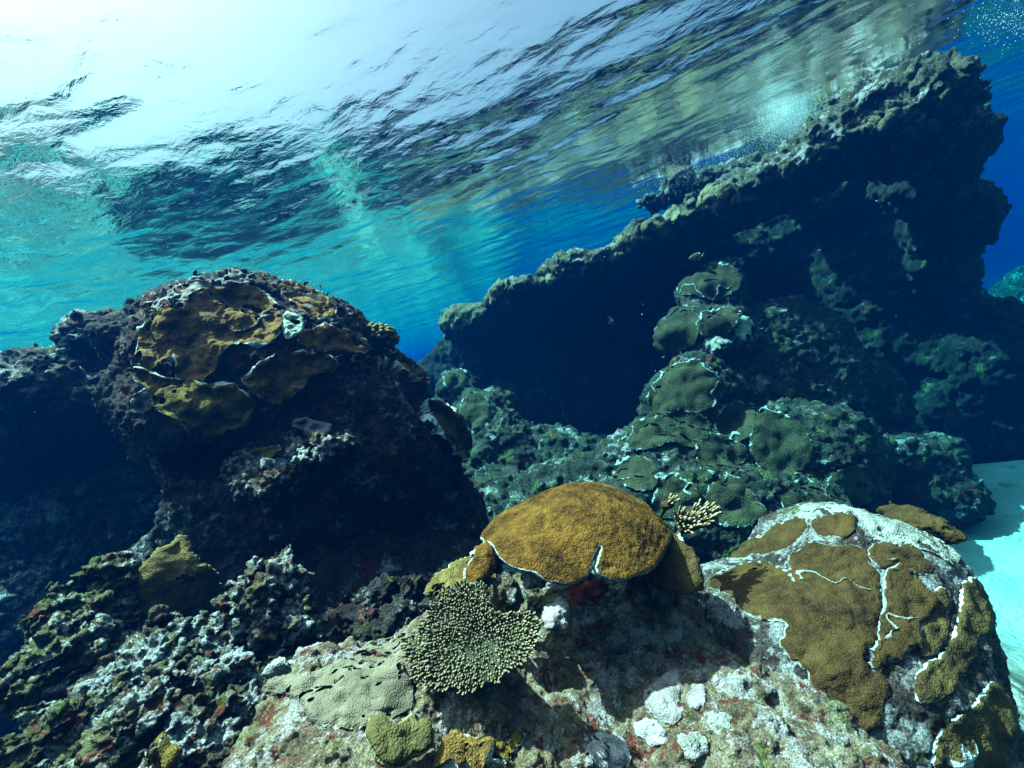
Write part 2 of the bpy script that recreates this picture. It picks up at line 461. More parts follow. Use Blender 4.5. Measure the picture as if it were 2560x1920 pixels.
def haze():
    X = 170.0; z0, z1 = -12.0, SURF + 0.32
    v = np.array([(x, y, z) for x in (-X, X) for y in (-X, X) for z in (z0, z1)])
    f = np.array([(0, 1, 3, 2), (4, 6, 7, 5), (0, 4, 5, 1), (2, 3, 7, 6), (0, 2, 6, 4), (1, 5, 7, 3)])
    m = bpy.data.materials.new('sea_water_haze'); m.use_nodes = True; nt = m.node_tree
    for n in list(nt.nodes):
        if n.type == 'BSDF_PRINCIPLED': nt.nodes.remove(n)
    pv = nt.nodes.new('ShaderNodeVolumePrincipled'); pv.inputs['Density'].default_value = HAZE_DENSITY
    pv.inputs['Color'].default_value = (*HAZE_COLOR, 1); pv.inputs['Absorption Color'].default_value = (*HAZE_ABS, 1)
    pv.inputs['Anisotropy'].default_value = 0.3
    nt.links.new(pv.outputs[0], nt.nodes['Material Output'].inputs['Volume'])
    o = obj('haze', v, f, m, smooth=False, origin=(0, 0, 0)); o['kind'] = 'stuff'

water(); seabed(); haze()

# ------------------------------------------------------------------ reef boulders
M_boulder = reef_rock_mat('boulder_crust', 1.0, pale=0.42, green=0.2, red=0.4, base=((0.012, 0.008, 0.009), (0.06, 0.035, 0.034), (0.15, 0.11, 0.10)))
M_wall = reef_rock_mat('wall_shade_crust', 0.7, pale=0.12, green=0.15, red=0.1, base=((0.008, 0.008, 0.008), (0.025, 0.023, 0.02), (0.08, 0.072, 0.055)))  # kept darker than the rim: shade under the overhang put into the colour
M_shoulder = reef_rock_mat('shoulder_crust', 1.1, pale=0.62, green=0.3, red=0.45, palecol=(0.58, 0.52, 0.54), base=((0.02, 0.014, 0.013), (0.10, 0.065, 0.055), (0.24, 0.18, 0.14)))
M_rim = reef_rock_mat('rim_crust', 0.8, pale=0.62, green=0.3, red=0.1, base=((0.03, 0.025, 0.02), (0.12, 0.10, 0.07), (0.26, 0.22, 0.15)))
M_mound = reef_rock_mat('mound_crust', 0.75, pale=0.42, green=0.3, red=0.15, base=((0.012, 0.012, 0.01), (0.05, 0.045, 0.035), (0.14, 0.13, 0.09)))
M_rubble = reef_rock_mat('rubble_crust', 1.5, pale=0.78, green=0.42, red=0.40, palecol=(0.62, 0.55, 0.56), base=((0.03, 0.018, 0.012), (0.15, 0.09, 0.06), (0.32, 0.24, 0.15)))
M_mustard = reef_rock_mat('mustard_rubble_crust', 1.9, pale=0.62, green=0.68, red=0.40, palecol=(0.62, 0.57, 0.50), base=((0.03, 0.02, 0.012), (0.15, 0.10, 0.05), (0.34, 0.27, 0.13)))
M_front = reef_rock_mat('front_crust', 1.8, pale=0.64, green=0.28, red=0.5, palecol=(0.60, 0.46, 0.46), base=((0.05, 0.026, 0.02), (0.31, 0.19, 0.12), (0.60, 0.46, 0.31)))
M_dome = reef_rock_mat('dome_crust', 1.3, pale=0.8, green=0.35, red=0.25)

def rock(name, label, cat, es, mat, **kw):
    R = rock_shape(es, **kw)
    R.o = obj(name, R.v, R.f, mat); tag(R.o, label, cat)
    return R

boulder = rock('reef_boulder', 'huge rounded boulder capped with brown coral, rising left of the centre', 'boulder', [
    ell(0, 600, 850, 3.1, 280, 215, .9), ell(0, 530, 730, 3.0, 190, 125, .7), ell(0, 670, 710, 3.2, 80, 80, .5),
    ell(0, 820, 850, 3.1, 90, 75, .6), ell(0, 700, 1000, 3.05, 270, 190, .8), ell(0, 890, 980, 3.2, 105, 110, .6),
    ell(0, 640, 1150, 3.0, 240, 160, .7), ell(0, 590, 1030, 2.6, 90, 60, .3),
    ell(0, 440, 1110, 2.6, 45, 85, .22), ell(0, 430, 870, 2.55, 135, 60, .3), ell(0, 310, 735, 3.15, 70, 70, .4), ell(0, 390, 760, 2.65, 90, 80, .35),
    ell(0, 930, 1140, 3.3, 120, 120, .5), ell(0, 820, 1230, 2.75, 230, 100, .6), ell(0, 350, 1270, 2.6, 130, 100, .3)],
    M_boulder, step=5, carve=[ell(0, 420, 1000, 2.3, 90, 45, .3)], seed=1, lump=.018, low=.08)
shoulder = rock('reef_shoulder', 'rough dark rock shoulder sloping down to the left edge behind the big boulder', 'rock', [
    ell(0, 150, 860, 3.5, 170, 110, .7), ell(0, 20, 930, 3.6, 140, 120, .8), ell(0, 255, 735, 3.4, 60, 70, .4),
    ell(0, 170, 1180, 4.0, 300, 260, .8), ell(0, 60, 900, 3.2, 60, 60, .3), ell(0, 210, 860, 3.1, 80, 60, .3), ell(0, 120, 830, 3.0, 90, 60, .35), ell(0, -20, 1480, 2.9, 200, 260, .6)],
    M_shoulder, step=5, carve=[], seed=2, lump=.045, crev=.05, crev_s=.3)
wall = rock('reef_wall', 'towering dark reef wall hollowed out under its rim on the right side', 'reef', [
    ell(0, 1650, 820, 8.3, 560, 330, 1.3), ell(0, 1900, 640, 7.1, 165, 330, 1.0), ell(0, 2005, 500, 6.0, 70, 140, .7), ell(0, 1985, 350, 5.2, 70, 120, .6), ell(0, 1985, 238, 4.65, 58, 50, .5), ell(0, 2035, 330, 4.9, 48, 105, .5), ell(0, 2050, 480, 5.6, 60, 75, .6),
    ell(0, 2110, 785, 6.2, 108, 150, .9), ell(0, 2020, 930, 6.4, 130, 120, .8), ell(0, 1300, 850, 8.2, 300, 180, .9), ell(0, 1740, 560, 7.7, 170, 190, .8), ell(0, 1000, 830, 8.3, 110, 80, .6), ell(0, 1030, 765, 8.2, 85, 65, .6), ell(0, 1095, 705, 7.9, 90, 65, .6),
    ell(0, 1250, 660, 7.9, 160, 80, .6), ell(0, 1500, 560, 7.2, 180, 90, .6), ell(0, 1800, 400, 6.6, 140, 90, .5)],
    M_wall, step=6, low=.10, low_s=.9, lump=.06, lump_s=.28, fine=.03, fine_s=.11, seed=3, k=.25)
rim = rock('reef_shelf', 'sunlit overhanging rim of rubble and tan coral climbing to the head of the reef wall', 'reef', [
    ell(0, 945, 775, 8.0, 35, 35, .6), ell(0, 1020, 700, 7.7, 65, 40, .8), ell(0, 1130, 640, 7.2, 75, 38, .9), ell(0, 1260, 592, 6.7, 90, 40, 1.0),
    ell(0, 1390, 540, 6.2, 75, 36, 1.0), ell(0, 1500, 490, 5.8, 75, 40, 1.0), ell(0, 1610, 435, 5.4, 75, 45, 1.0), ell(0, 1730, 370, 5.0, 90, 55, 1.0),
    ell(0, 1850, 305, 4.6, 100, 50, .9), ell(0, 1915, 262, 4.2, 85, 72, .7), ell(0, 1872, 228, 4.5, 70, 42, .5), ell(0, 1982, 290, 4.25, 45, 85, .6)],
    M_rim, step=5, low=.08, low_s=.7, lump=.06, lump_s=.2, fine=.03, fine_s=.08, seed=43, k=.2)
ridge = rock('reef_ridge', 'dark knobbly ridge with a pointed tip just under the surface behind the wall rim', 'reef', [
    ell(0, 1425, 434, 6.3, 45, 12, .3), ell(0, 1500, 405, 6.1, 80, 30, .35), ell(0, 1600, 385, 5.9, 90, 34, .35), ell(0, 1690, 365, 5.7, 70, 25, .3)],
    M_rim, step=5, low=.05, low_s=.5, lump=.05, lump_s=.18, fine=.03, fine_s=.08, seed=4)
hidden = rock('reflection_rock', 'added low dark rock hidden beyond the big left boulder, there to darken the mirrored water surface', 'rock', [
    ell(0, 720, 900, 8.5, 150, 110, .8), ell(0, 560, 930, 8.0, 140, 100, .8)], M_wall, step=12, low=.1, low_s=.8, lump=.06, lump_s=.3, fine=.03, fine_s=.1, seed=40)  # rock added out of direct view to darken the surface reflection
slope = rock('reef_slope', 'hazy blue reef slope far away beyond the right end of the wall', 'reef', [
    ell(0, 2290, 760, 13, 170, 200, 2.5), ell(0, 2170, 870, 12, 90, 150, 1.5)], M_mound, step=8, low=.3, low_s=2, lump=.2, lump_s=.8, fine=.1, fine_s=.3, seed=41)
mound = rock('coral_mound', 'steep mound covered in green-brown plates standing under the overhanging wall', 'reef', [
    ell(0, 1560, 600, 5.4, 45, 40, .35), ell(0, 1540, 640, 5.3, 75, 55, .4), ell(0, 1520, 730, 5.0, 105, 75, .45), ell(0, 1500, 880, 4.6, 110, 120, .5),
    ell(0, 1680, 850, 5.2, 210, 200, .6), ell(0, 1800, 900, 5.4, 150, 150, .6), ell(0, 1430, 1020, 4.1, 160, 110, .5), ell(0, 1700, 1000, 4.3, 200, 130, .6),
    ell(0, 1560, 1110, 3.6, 260, 110, .5), ell(0, 1960, 985, 4.6, 130, 60, .4), ell(0, 1985, 1060, 4.6, 95, 85, .5), ell(0, 1240, 1050, 4.3, 120, 60, .5)],
    M_mound, step=5, low=.09, low_s=.7, lump=.03, lump_s=.2, fine=.025, fine_s=.08, seed=5)
back = rock('reef_outcrop', 'small blue-green outcrop in the gap behind the big boulder', 'reef', [
    ell(0, 985, 850, 6.2, 50, 55, .4), ell(0, 1050, 890, 5.8, 80, 50, .5), ell(0, 1090, 960, 5.4, 75, 80, .5), ell(0, 1040, 1040, 5.2, 90, 90, .5), ell(0, 1130, 1150, 4.4, 200, 120, .8), ell(0, 1180, 1040, 5.4, 170, 120, .8), ell(0, 1650, 1180, 3.2, 300, 110, .6)],
    M_mound, step=5, low=.07, low_s=.6, lump=.05, lump_s=.2, fine=.025, fine_s=.08, seed=6)
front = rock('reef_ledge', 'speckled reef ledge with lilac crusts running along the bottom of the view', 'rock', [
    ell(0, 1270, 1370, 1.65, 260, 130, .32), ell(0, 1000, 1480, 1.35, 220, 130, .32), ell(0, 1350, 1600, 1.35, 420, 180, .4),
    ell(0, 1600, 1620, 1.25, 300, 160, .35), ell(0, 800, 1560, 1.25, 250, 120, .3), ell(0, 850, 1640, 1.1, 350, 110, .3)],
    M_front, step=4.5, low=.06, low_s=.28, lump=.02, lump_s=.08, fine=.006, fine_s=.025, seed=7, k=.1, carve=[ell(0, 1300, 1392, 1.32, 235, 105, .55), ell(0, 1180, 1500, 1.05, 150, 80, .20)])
dome = rock('coral_boulder', 'broad domed boulder with brown coral sheets and white crust at lower right', 'boulder', [
    ell(0, 1822, 1330, 1.75, 212, 240, .45), ell(0, 1770, 1470, 1.5, 235, 200, .4), ell(0, 1905, 1460, 1.65, 100, 225, .4),
    ell(0, 1620, 1280, 1.8, 110, 60, .25), ell(0, 2070, 1720, 1.5, 115, 180, .35)],
    M_dome, step=4.5, low=.03, low_s=.45, lump=.010, lump_s=.1, fine=.004, fine_s=.03, seed=8, k=.12)
rub = []
for i, (lab, m, es) in enumerate([
    ('craggy yellow-white rock at the far left of the bottom corner', M_mustard, [ell(0, 155, 1390, 1.5, 80, 90, .25), ell(0, 140, 1310, 1.55, 60, 50, .22)]),
    ('knobbly maroon and white rock below the mustard coral slope', M_rubble, [ell(0, 580, 1250, 1.75, 70, 55, .2), ell(0, 470, 1390, 1.6, 100, 45, .2), ell(0, 590, 1340, 1.65, 60, 40, .18)]),
    ('pitted chalky rock in the middle of the lower left rubble', M_rubble, [ell(0, 420, 1510, 1.3, 110, 70, .2), ell(0, 400, 1600, 1.2, 110, 80, .2), ell(0, 520, 1580, 1.25, 110, 80, .2)]),
    ('yellow-green crusted rock cut off by the bottom left corner', M_mustard, [ell(0, 165, 1570, 1.25, 75, 70, .2), ell(0, 230, 1640, 1.15, 110, 80, .2), ell(0, 140, 1660, 1.2, 50, 60, .2)]),
    ('grey lumpy rock wedged between the craggy corner rock and the maroon rock', M_rubble, [ell(0, 270, 1435, 1.5, 85, 60, .2), ell(0, 290, 1500, 1.4, 60, 45, .16)]),
    ('knobbly speckled lump bulging from the shaded front of the big boulder', M_rubble, [ell(0, 600, 1020, 2.32, 95, 55, .3), ell(0, 700, 965, 2.42, 85, 35, .28), ell(0, 450, 1090, 2.4, 38, 65, .2)]),
    ('dark turf-covered slope of small rubble behind the grey leather coral', M_boulder, [ell(0, 760, 1390, 1.8, 190, 60, .3), ell(0, 930, 1330, 1.9, 130, 50, .25), ell(0, 640, 1450, 1.6, 90, 50, .2)]),
    ]):
    rub.append(rock('rubble_rock', lab, 'rock', es, m, step=4, low=.09, low_s=.3, lump=.04, lump_s=.11, fine=.016, fine_s=.032, crev=.09, crev_s=.17, seed=20 + i, k=.04))

# ------------------------------------------------------------------ corals growing over the rocks
def poly_sd(px, py, poly):
    """signed distance in photo pixels, positive inside the outline"""
    poly = np.asarray(poly, float); n = len(poly)
    best = np.full(len(px), 1e18); ins = np.zeros(len(px), bool)
    for i in range(n):
        ax, ay = poly[i]; bx, by = poly[(i + 1) % n]
        ex, ey = bx - ax, by - ay; wx, wy = px - ax, py - ay
        t = np.clip((wx * ex + wy * ey) / (ex * ex + ey * ey + 1e-9), 0, 1)
        best = np.minimum(best, (wx - ex * t) ** 2 + (wy - ey * t) ** 2)
        c = (ay <= py) != (by <= py)
        if ey != 0: ins ^= c & (px < ax + (py - ay) / ey * ex)
    d = np.sqrt(best); return np.where(ins, d, -d)

def rounded(poly, it=2):
    p = np.asarray(poly, float)
    for _ in range(it):
        q = np.roll(p, -1, 0); p = np.stack([0.75 * p + 0.25 * q, 0.25 * p + 0.75 * q], 1).reshape(-1, 2)
    return p

def coral_patch(R, poly, mat, label, name='encrusting_coral', cat='coral', group=None, thick=0.005, lip=0.006, wob=0.014, rimw=0.008, grow=0.006,
                sub=1, sm=6, dz=0.35, shell=False, scar=0.0, lift=2.0, g=1.0, bumps=0.006, bump_s=0.05, seed=0, facing=-0.05, droop=0.0):
    """a living sheet that follows the rock, thickest just inside its pale growing margin"""
    thick *= g; lip *= g; wob *= g; rimw *= g; bumps *= g; bump_s *= g
    poly = rounded(poly); mg = 16
    x0, y0 = poly.min(0) - mg; x1, y1 = poly.max(0) + mg
    near = (R.px > x0) & (R.px < x1) & (R.py > y0) & (R.py < y1)
    if not hasattr(R, 'zb'):
        bx = ((R.px + 400) / 12).astype(int).clip(0, 300); by = ((R.py + 400) / 12).astype(int).clip(0, 250)
        R.bin = bx * 260 + by; R.zb = np.full(301 * 260, 1e9); np.minimum.at(R.zb, R.bin, R.z)
    view = -R.v / np.linalg.norm(R.v, axis=1)[:, None]
    keep = near & (R.z < R.zb[R.bin] + dz) & ((R.n * view).sum(1) > facing)
    ids = np.where(keep)[0]
    d = np.full(len(R.v), -1e9); d[ids] = poly_sd(R.px[ids], R.py[ids], poly)
    fk = R.f[(d[R.f] > -mg * 0.8).all(1)]
    if len(fk) < 8: print('EMPTY', label); return None
    u, inv = np.unique(fk, return_inverse=True); f = inv.reshape(fk.shape); v = R.v[u].copy()
    v0 = v; v = smooth_v(v, f, sm); n = vnormals(v, f)                 # fill the pits, keep the rock's bumps covered
    dl = np.maximum(0, ((v0 - v) * n).sum(1))[:, None]; dl = smooth_v(dl, f, 2 * sm) * lift; v = v + n * dl
    for _ in range(sub): v, f, dl = subdivide(v, f, dl)
    v = smooth_v(v, f, 2); n = vnormals(v, f)
    px, py, z = project(v)
    d = poly_sd(px, py, poly) * z / F + grow * g
    d = d + wob * fbm(v, 0.07 * g, 3, seed + 50) + 0.5 * wob * pn(v, 0.018 * g, seed + 53)
    body = thick * sstep(0, 0.008 * g, d) + lip * np.exp(-((d - 0.014 * g) / (0.016 * g)) ** 2)
    if scar:
        q = v + 0.03 * g * np.stack([pn(v, 0.06 * g, 90), pn(v, 0.06 * g, 91), pn(v, 0.06 * g, 92)], 1)
        line = (1 - sstep(0.012, 0.045, np.abs(pn(q, 0.20 * g, seed + 80)))) * sstep(0.22, 0.34, pn(q, 0.30 * g, seed + 81)) * sstep(0.01, 0.03, d) * scar
        body = body + 0.010 * g * line
    else: line = np.zeros(len(v))
    body = body + sstep(0, 0.03 * g, d) * bumps * (fbm(v, bump_s, 3, seed + 60) + 0.7)
    if shell:
        fk = largest(f[(d[f] > 0).all(1)], len(v)); u, inv = np.unique(fk, return_inverse=True); f = inv.reshape(fk.shape)
        v, n, d, body = v[u], n[u], d[u], body[u]
        top = v + n * body[:, None]; top[:, 2] -= droop * (1 - sstep(0, 0.08 * g, d))
        bot = top - n * (0.012 * g + 0.05 * g * sstep(0, 0.10 * g, d))[:, None]
        e = np.concatenate([np.stack([f[:, k], f[:, (k + 1) % 4]], 1) for k in range(4)])
        key = np.minimum(e[:, 0], e[:, 1]) * len(v) + np.maximum(e[:, 0], e[:, 1])
        _, first, cnt = np.unique(key, return_index=True, return_counts=True)
        b = e[first[cnt == 1]]; m = len(v)
        f = np.vstack([f, f[:, ::-1] + m, np.stack([b[:, 1], b[:, 0], b[:, 0] + m, b[:, 1] + m], 1)])
        V = np.vstack([top, bot]); rim = np.concatenate([1 - sstep(rimw * 0.3, rimw * 1.3, d), np.full(m, 0.25)])
    else:
        off = np.where(d < 0, -(0.03 * g + dl[:, 0]) * sstep(0, 0.010 * g, -d), body)
        vw = -v / np.linalg.norm(v, axis=1)[:, None]; k_ = sstep(facing + 0.03, facing + 0.22, (n * vw).sum(1)); off = off * k_ - (0.03 * g + dl[:, 0]) * (1 - k_)
        V = v + n * off[:, None]; rim = np.maximum((1 - sstep(rimw * 0.3, rimw * 1.3, d)) * sstep(-0.007 * g, -0.002 * g, d), line)
        fk = largest(f[(d[f] > -0.012 * g).any(1)], len(v)); u, inv = np.unique(fk, return_inverse=True); f = inv.reshape(fk.shape); V = V[u]; rim = rim[u]
    o = obj(name, V, f, mat, attrs={'rim': rim}); tag(o, label, cat, group)
    return o

K_brown = coral_mat('coral_brown', (0.10, 0.044, 0.012), (0.29, 0.138, 0.034), (0.47, 0.245, 0.068), bump=0.008, wr_s=50, contrast=.03)
K_olive = coral_mat('coral_olive', (0.08, 0.045, 0.007), (0.22, 0.125, 0.020), (0.38, 0.23, 0.04), bump=0.007, wr_s=45, contrast=.03)
K_mustard = coral_mat('coral_mustard', (0.07, 0.036, 0.010), (0.22, 0.120, 0.035), (0.38, 0.225, 0.07), bump=0.006)
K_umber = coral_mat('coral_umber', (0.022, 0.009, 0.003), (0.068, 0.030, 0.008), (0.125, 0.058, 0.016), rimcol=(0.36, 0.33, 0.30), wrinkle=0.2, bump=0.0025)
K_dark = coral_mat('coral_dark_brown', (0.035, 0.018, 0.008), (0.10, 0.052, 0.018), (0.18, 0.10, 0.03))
K_orange = coral_mat('coral_orange_brown', (0.05, 0.018, 0.003), (0.165, 0.064, 0.009), (0.31, 0.128, 0.020), wrinkle=0.8, bump=0.007, wr_s=42, polyp=150, contrast=.05)
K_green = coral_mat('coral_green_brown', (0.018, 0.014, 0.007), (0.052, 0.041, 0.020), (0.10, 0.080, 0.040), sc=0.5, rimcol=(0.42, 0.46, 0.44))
K_rim = coral_mat('coral_rim_tan', (0.06, 0.045, 0.028), (0.17, 0.125, 0.07), (0.34, 0.28, 0.18), sc=0.45)
K_grey = coral_mat('leather_coral_grey', (0.11, 0.078, 0.052), (0.23, 0.165, 0.115), (0.37, 0.275, 0.195), rimcol=(0.40, 0.34, 0.26), pmix=0.12, polyp=210, wrinkle=0.15)
K_white = coral_mat('pale_crust', (0.18, 0.14, 0.12), (0.38, 0.32, 0.29), (0.56, 0.50, 0.44), rimcol=(0.5, 0.46, 0.43), wrinkle=0.7, bump=0.006, blotch=(0.16, 0.13, 0.08))
K_mint = coral_mat('mint_crust', (0.30, 0.42, 0.30), (0.52, 0.66, 0.50), (0.72, 0.80, 0.68), wrinkle=0.8, bump=0.008)
K_lilac = coral_mat('lilac_crust', (0.20, 0.13, 0.13), (0.38, 0.28, 0.29), (0.52, 0.43, 0.41), rimcol=(0.36, 0.27, 0.26), wrinkle=0.5, bump=0.0028, blotch=(0.16, 0.10, 0.07))
K_red = coral_mat('red_sponge', (0.20, 0.015, 0.012), (0.42, 0.045, 0.03), (0.58, 0.14, 0.08), rimcol=(0.5, 0.1, 0.06), wrinkle=0.6)

B = [
 (K_brown, [(660,240),(800,225),(850,160),(1000,135),(1130,150),(1210,230),(1230,350),(1150,400),(1050,380),(960,410),(940,520),(850,560),(760,520),(780,400),(700,480),(640,490),(605,440),(620,370),(600,320),(640,290)], 'wide brown coral sheet draped over the crown of the big left boulder', dict(seed=1, bumps=.03, bump_s=.16)),
 (K_olive, [(600,460),(640,492),(740,525),(850,565),(1000,560),(1090,620),(1110,660),(1060,740),(960,740),(880,780),(860,760),(780,690),(720,660),(690,640),(680,600),(640,560),(600,570)], 'yellow-brown coral skirt with a hanging lower edge across the front of the big left boulder', dict(seed=2, lip=.016, bumps=.02, bump_s=.12)),
 (K_brown, [(1110,470),(1200,420),(1330,410),(1480,460),(1420,500),(1330,520),(1300,590),(1220,640),(1140,620),(1080,570),(1050,530)], 'lumpy golden-brown coral right of the yellow skirt on the big left boulder', dict(seed=3, bumps=.03, bump_s=.08)),
 (K_brown, [(1190,140),(1300,135),(1400,180),(1450,240),(1430,300),(1350,310),(1290,270),(1240,200)], 'smooth tan coral hump on the upper right of the big left boulder', dict(seed=4, thick=.03, bumps=.02, bump_s=.15)),
 (K_brown, [(1290,340),(1400,318),(1500,345),(1590,400),(1560,430),(1440,440),(1330,420),(1280,380)], 'tan coral ridge below the hump and beside the dark bushy coral', dict(seed=6, thick=.03, bumps=.02)),
 (K_brown, [(1480,460),(1550,430),(1620,412),(1700,440),(1780,490),(1828,550),(1790,570),(1720,490),(1640,470),(1560,480)], 'shell-shaped brown coral with white frilled edge at the right shoulder of the big boulder', dict(seed=7, lip=.03)),
 (K_mint, [(1235,250),(1290,270),(1320,310),(1270,360),(1235,360),(1225,300)], 'pale mint crust in the cleft between the brown corals of the big boulder', dict(seed=8, cat='crust', name='coralline_crust')),
 (K_white, [(595,600),(650,580),(690,610),(690,650),(620,690),(590,650)], 'bleached cream patch at the left corner of the yellow coral skirt', dict(seed=9, cat='crust', name='coralline_crust')),
 (K_lilac, [(1250,720),(1320,690),(1400,730),(1440,740),(1420,790),(1320,775)], 'bright white crust on the shaded belly of the big boulder', dict(seed=10, cat='crust', name='coralline_crust')),
 (K_olive, [(990,880),(1050,830),(1150,830),(1240,820),(1200,880),(1100,900),(1010,910)], 'small mustard coral on the knobbly lump low on the big boulder', dict(seed=11)),
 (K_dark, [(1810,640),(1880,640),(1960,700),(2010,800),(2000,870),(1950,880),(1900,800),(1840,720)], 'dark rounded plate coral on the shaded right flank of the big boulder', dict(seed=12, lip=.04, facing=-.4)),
 (K_white, [(640,245),(680,190),(770,150),(900,92),(1000,75),(1080,100),(1100,132),(1000,135),(860,158),(800,225),(720,235)], 'rough white crust along the crest of the big left boulder', dict(seed=15, cat='crust', name='coralline_crust', wob=.05, bumps=.03, bump_s=.06)),
]
for m, pl, lab, kw in B: coral_patch(boulder, P(1, pl), m, lab, **{**dict(facing=.03, grow=.014, wob=.013, sm=26, rimw=.015, lip=.008, scar=.9, thick=.003 + .004 * (kw['seed'] % 4), g=1.6), **kw, **dict(bumps=.009, bump_s=.04)})
coral_patch(shoulder, P(1, [(505,265),(540,215),(600,255),(615,290),(600,360),(520,440),(440,430),(400,400),(375,370),(430,310)]), K_brown, 'brown coral saddle on the rock shoulder left of the big boulder', seed=13, thick=.03)
host5 = rock_shape([ell(0, 375, 1250, 2.05, 130, 120, .35), ell(0, 420, 1190, 2.1, 60, 70, .3)], step=5, k=.15, low=.05, low_s=.3, lump=.02, lump_s=.15, fine=0, seed=36)
coral_patch(host5, P(3, [(560,470),(595,425),(680,300),(760,220),(850,160),(930,100),(960,210),(1090,300),(1110,400),(1000,470),(890,520),(760,520),(640,500)]), K_mustard, 'sunlit mustard coral slope at the foot of the big boulder', shell=True, dz=2.0, facing=-.6, seed=14, bumps=.02, bump_s=.12, rimw=.002)

D = [
 (K_white, [(690,265),(850,120),(960,125),(1100,148),(1240,140),(1340,230),(1480,320),(1700,300),(1790,420),(1800,540),(1600,500),(1480,420),(1300,395),(1130,350),(1080,250),(930,240),(800,255)], 'chalky white crust over the top of the right domed boulder', dict(seed=30, name='coralline_crust', cat='crust', thick=.001, lip=.001, wob=.06)),
 (K_umber, [(250,640),(300,580),(440,520),(560,510),(640,540),(690,570),(735,650),(765,650),(720,560),(710,480),(760,430),(850,400),(950,420),(1020,410),(1110,430),(1135,510),(1185,560),(1205,620),(1215,720),(1180,830),(1180,940),(1130,1000),(1120,1090),(1200,1110),(1260,1200),(1230,1290),(1190,1400),(1130,1490),(1050,1440),(950,1420),(870,1340),(800,1260),(820,1120),(770,1080),(680,1030),(650,950),(700,880),(680,820),(560,820),(460,790),(430,700),(340,670)], 'largest brown coral sheet spreading down the front of the right domed boulder', dict(seed=31)),
 (K_umber, [(1225,570),(1300,515),(1390,580),(1440,650),(1500,690),(1480,780),(1420,880),(1420,950),(1350,1050),(1250,1050),(1210,1090),(1150,1085),(1150,1025),(1200,935),(1205,830),(1238,740)], 'brown coral lobe with a white seam right of the largest sheet on the domed boulder', dict(seed=32, thick=.018)),
 (K_dark, [(1505,690),(1560,640),(1590,740),(1590,880),(1540,1000),(1440,1040),(1445,920),(1435,880),(1490,790)], 'narrow dark brown coral leaf on the shaded right flank of the domed boulder', dict(seed=33)),
 (K_umber, [(1140,440),(1190,405),(1300,410),(1430,450),(1490,520),(1500,560),(1420,570),(1300,505),(1195,545)], 'small brown coral sheet under the white crust of the domed boulder', dict(seed=34)),
 (K_dark, [(1670,640),(1700,590),(1780,640),(1820,760),(1830,850),(1790,900),(1750,960),(1730,1040),(1640,1170),(1580,1250),(1420,1310),(1400,1150),(1480,1070),(1600,1000),(1660,800)], 'long dark coral strip curving down the right edge of the domed boulder', dict(seed=35, facing=-.3)),
 (K_dark, [(1820,1180),(1860,1200),(1920,1260),(1970,1300),(1960,1450),(1900,1600),(1880,1700),(1500,1700),(1520,1500),(1600,1400),(1700,1350),(1760,1280)], 'broad grey-brown coral sheet at the bottom right corner', dict(seed=36, facing=-.3)),
 (K_umber, [(620,310),(720,260),(790,255),(795,330),(760,390),(650,440),(500,480),(350,480),(300,450),(420,390),(560,370)], 'brown coral tongue along the upper left slope of the domed boulder', dict(seed=37)),
 (K_umber, [(815,300),(930,240),(1080,250),(1060,330),(970,370),(880,350)], 'little brown coral island inside the white crust of the domed boulder', dict(seed=38)),
]
for m, pl, lab, kw in D: coral_patch(dome, P(5, pl), m, lab, **{**dict(rimw=.006, grow=.008, sm=10, thick=.002 + .0015 * (kw['seed'] % 3), lip=.004, lift=1.1, scar=.7), **kw})

L = [
 (K_lilac, [(0,1120),(60,1110),(90,1180),(100,1390),(0,1400),(-60,1360),(-150,1260)], 'large pale lilac crust on the sunlit ledge below the shadow', dict(seed=41)),
 (K_lilac, [(130,1260),(180,1175),(225,1220),(220,1310),(160,1330)], 'tear-shaped lilac crust right of the large pale crust on the ledge', dict(seed=42)),
 (K_white, [(200,1400),(260,1340),(380,1350),(370,1430),(270,1470)], 'knobbly cream crust near the bottom of the sunlit ledge', dict(seed=43)),
 (K_lilac, [(270,1120),(310,1130),(325,1180),(280,1190)], 'tiny lilac crust dot high on the sunlit ledge', dict(seed=44)),
 (K_lilac, [(80,1500),(150,1470),(240,1510),(230,1590),(120,1600)], 'rounded pinkish crust above the bottom edge of the ledge', dict(seed=45)),
]
for m, pl, lab, kw in L: coral_patch(front, P(5, pl), m, lab, name='coralline_crust', cat='crust', thick=.003, lip=.001, wob=.022, bumps=.005, bump_s=.05, rimw=.002, sm=10, **kw)
L2 = [
 (K_lilac, [(1220,1580),(1250,1490),(1330,1470),(1430,1530),(1450,1610),(1420,1680),(1240,1680)], 'biggest pinkish crust at the bottom edge right of the dark hollow', dict(seed=46)),
 (K_lilac, [(1470,1440),(1560,1390),(1660,1470),(1640,1540),(1540,1520)], 'angular lilac crust between the big crusts on the ledge', dict(seed=47)),
 (K_white, [(1700,1500),(1790,1460),(1870,1510),(1850,1570),(1750,1580)], 'chalky lobed crust at the lower right of the ledge crusts', dict(seed=48)),
 (K_red, [(1120,700),(1230,660),(1330,650),(1340,710),(1230,760),(1150,790)], 'red sponge film under the lip of the big orange dome coral', dict(seed=49, name='red_sponge', cat='sponge')),
]
for m, pl, lab, kw in L2: coral_patch(front, P(4, pl), m, lab, **{**dict(name='coralline_crust', cat='crust', thick=.003, lip=.001, wob=.022, bumps=.005, bump_s=.05, rimw=.002, sm=10), **kw})
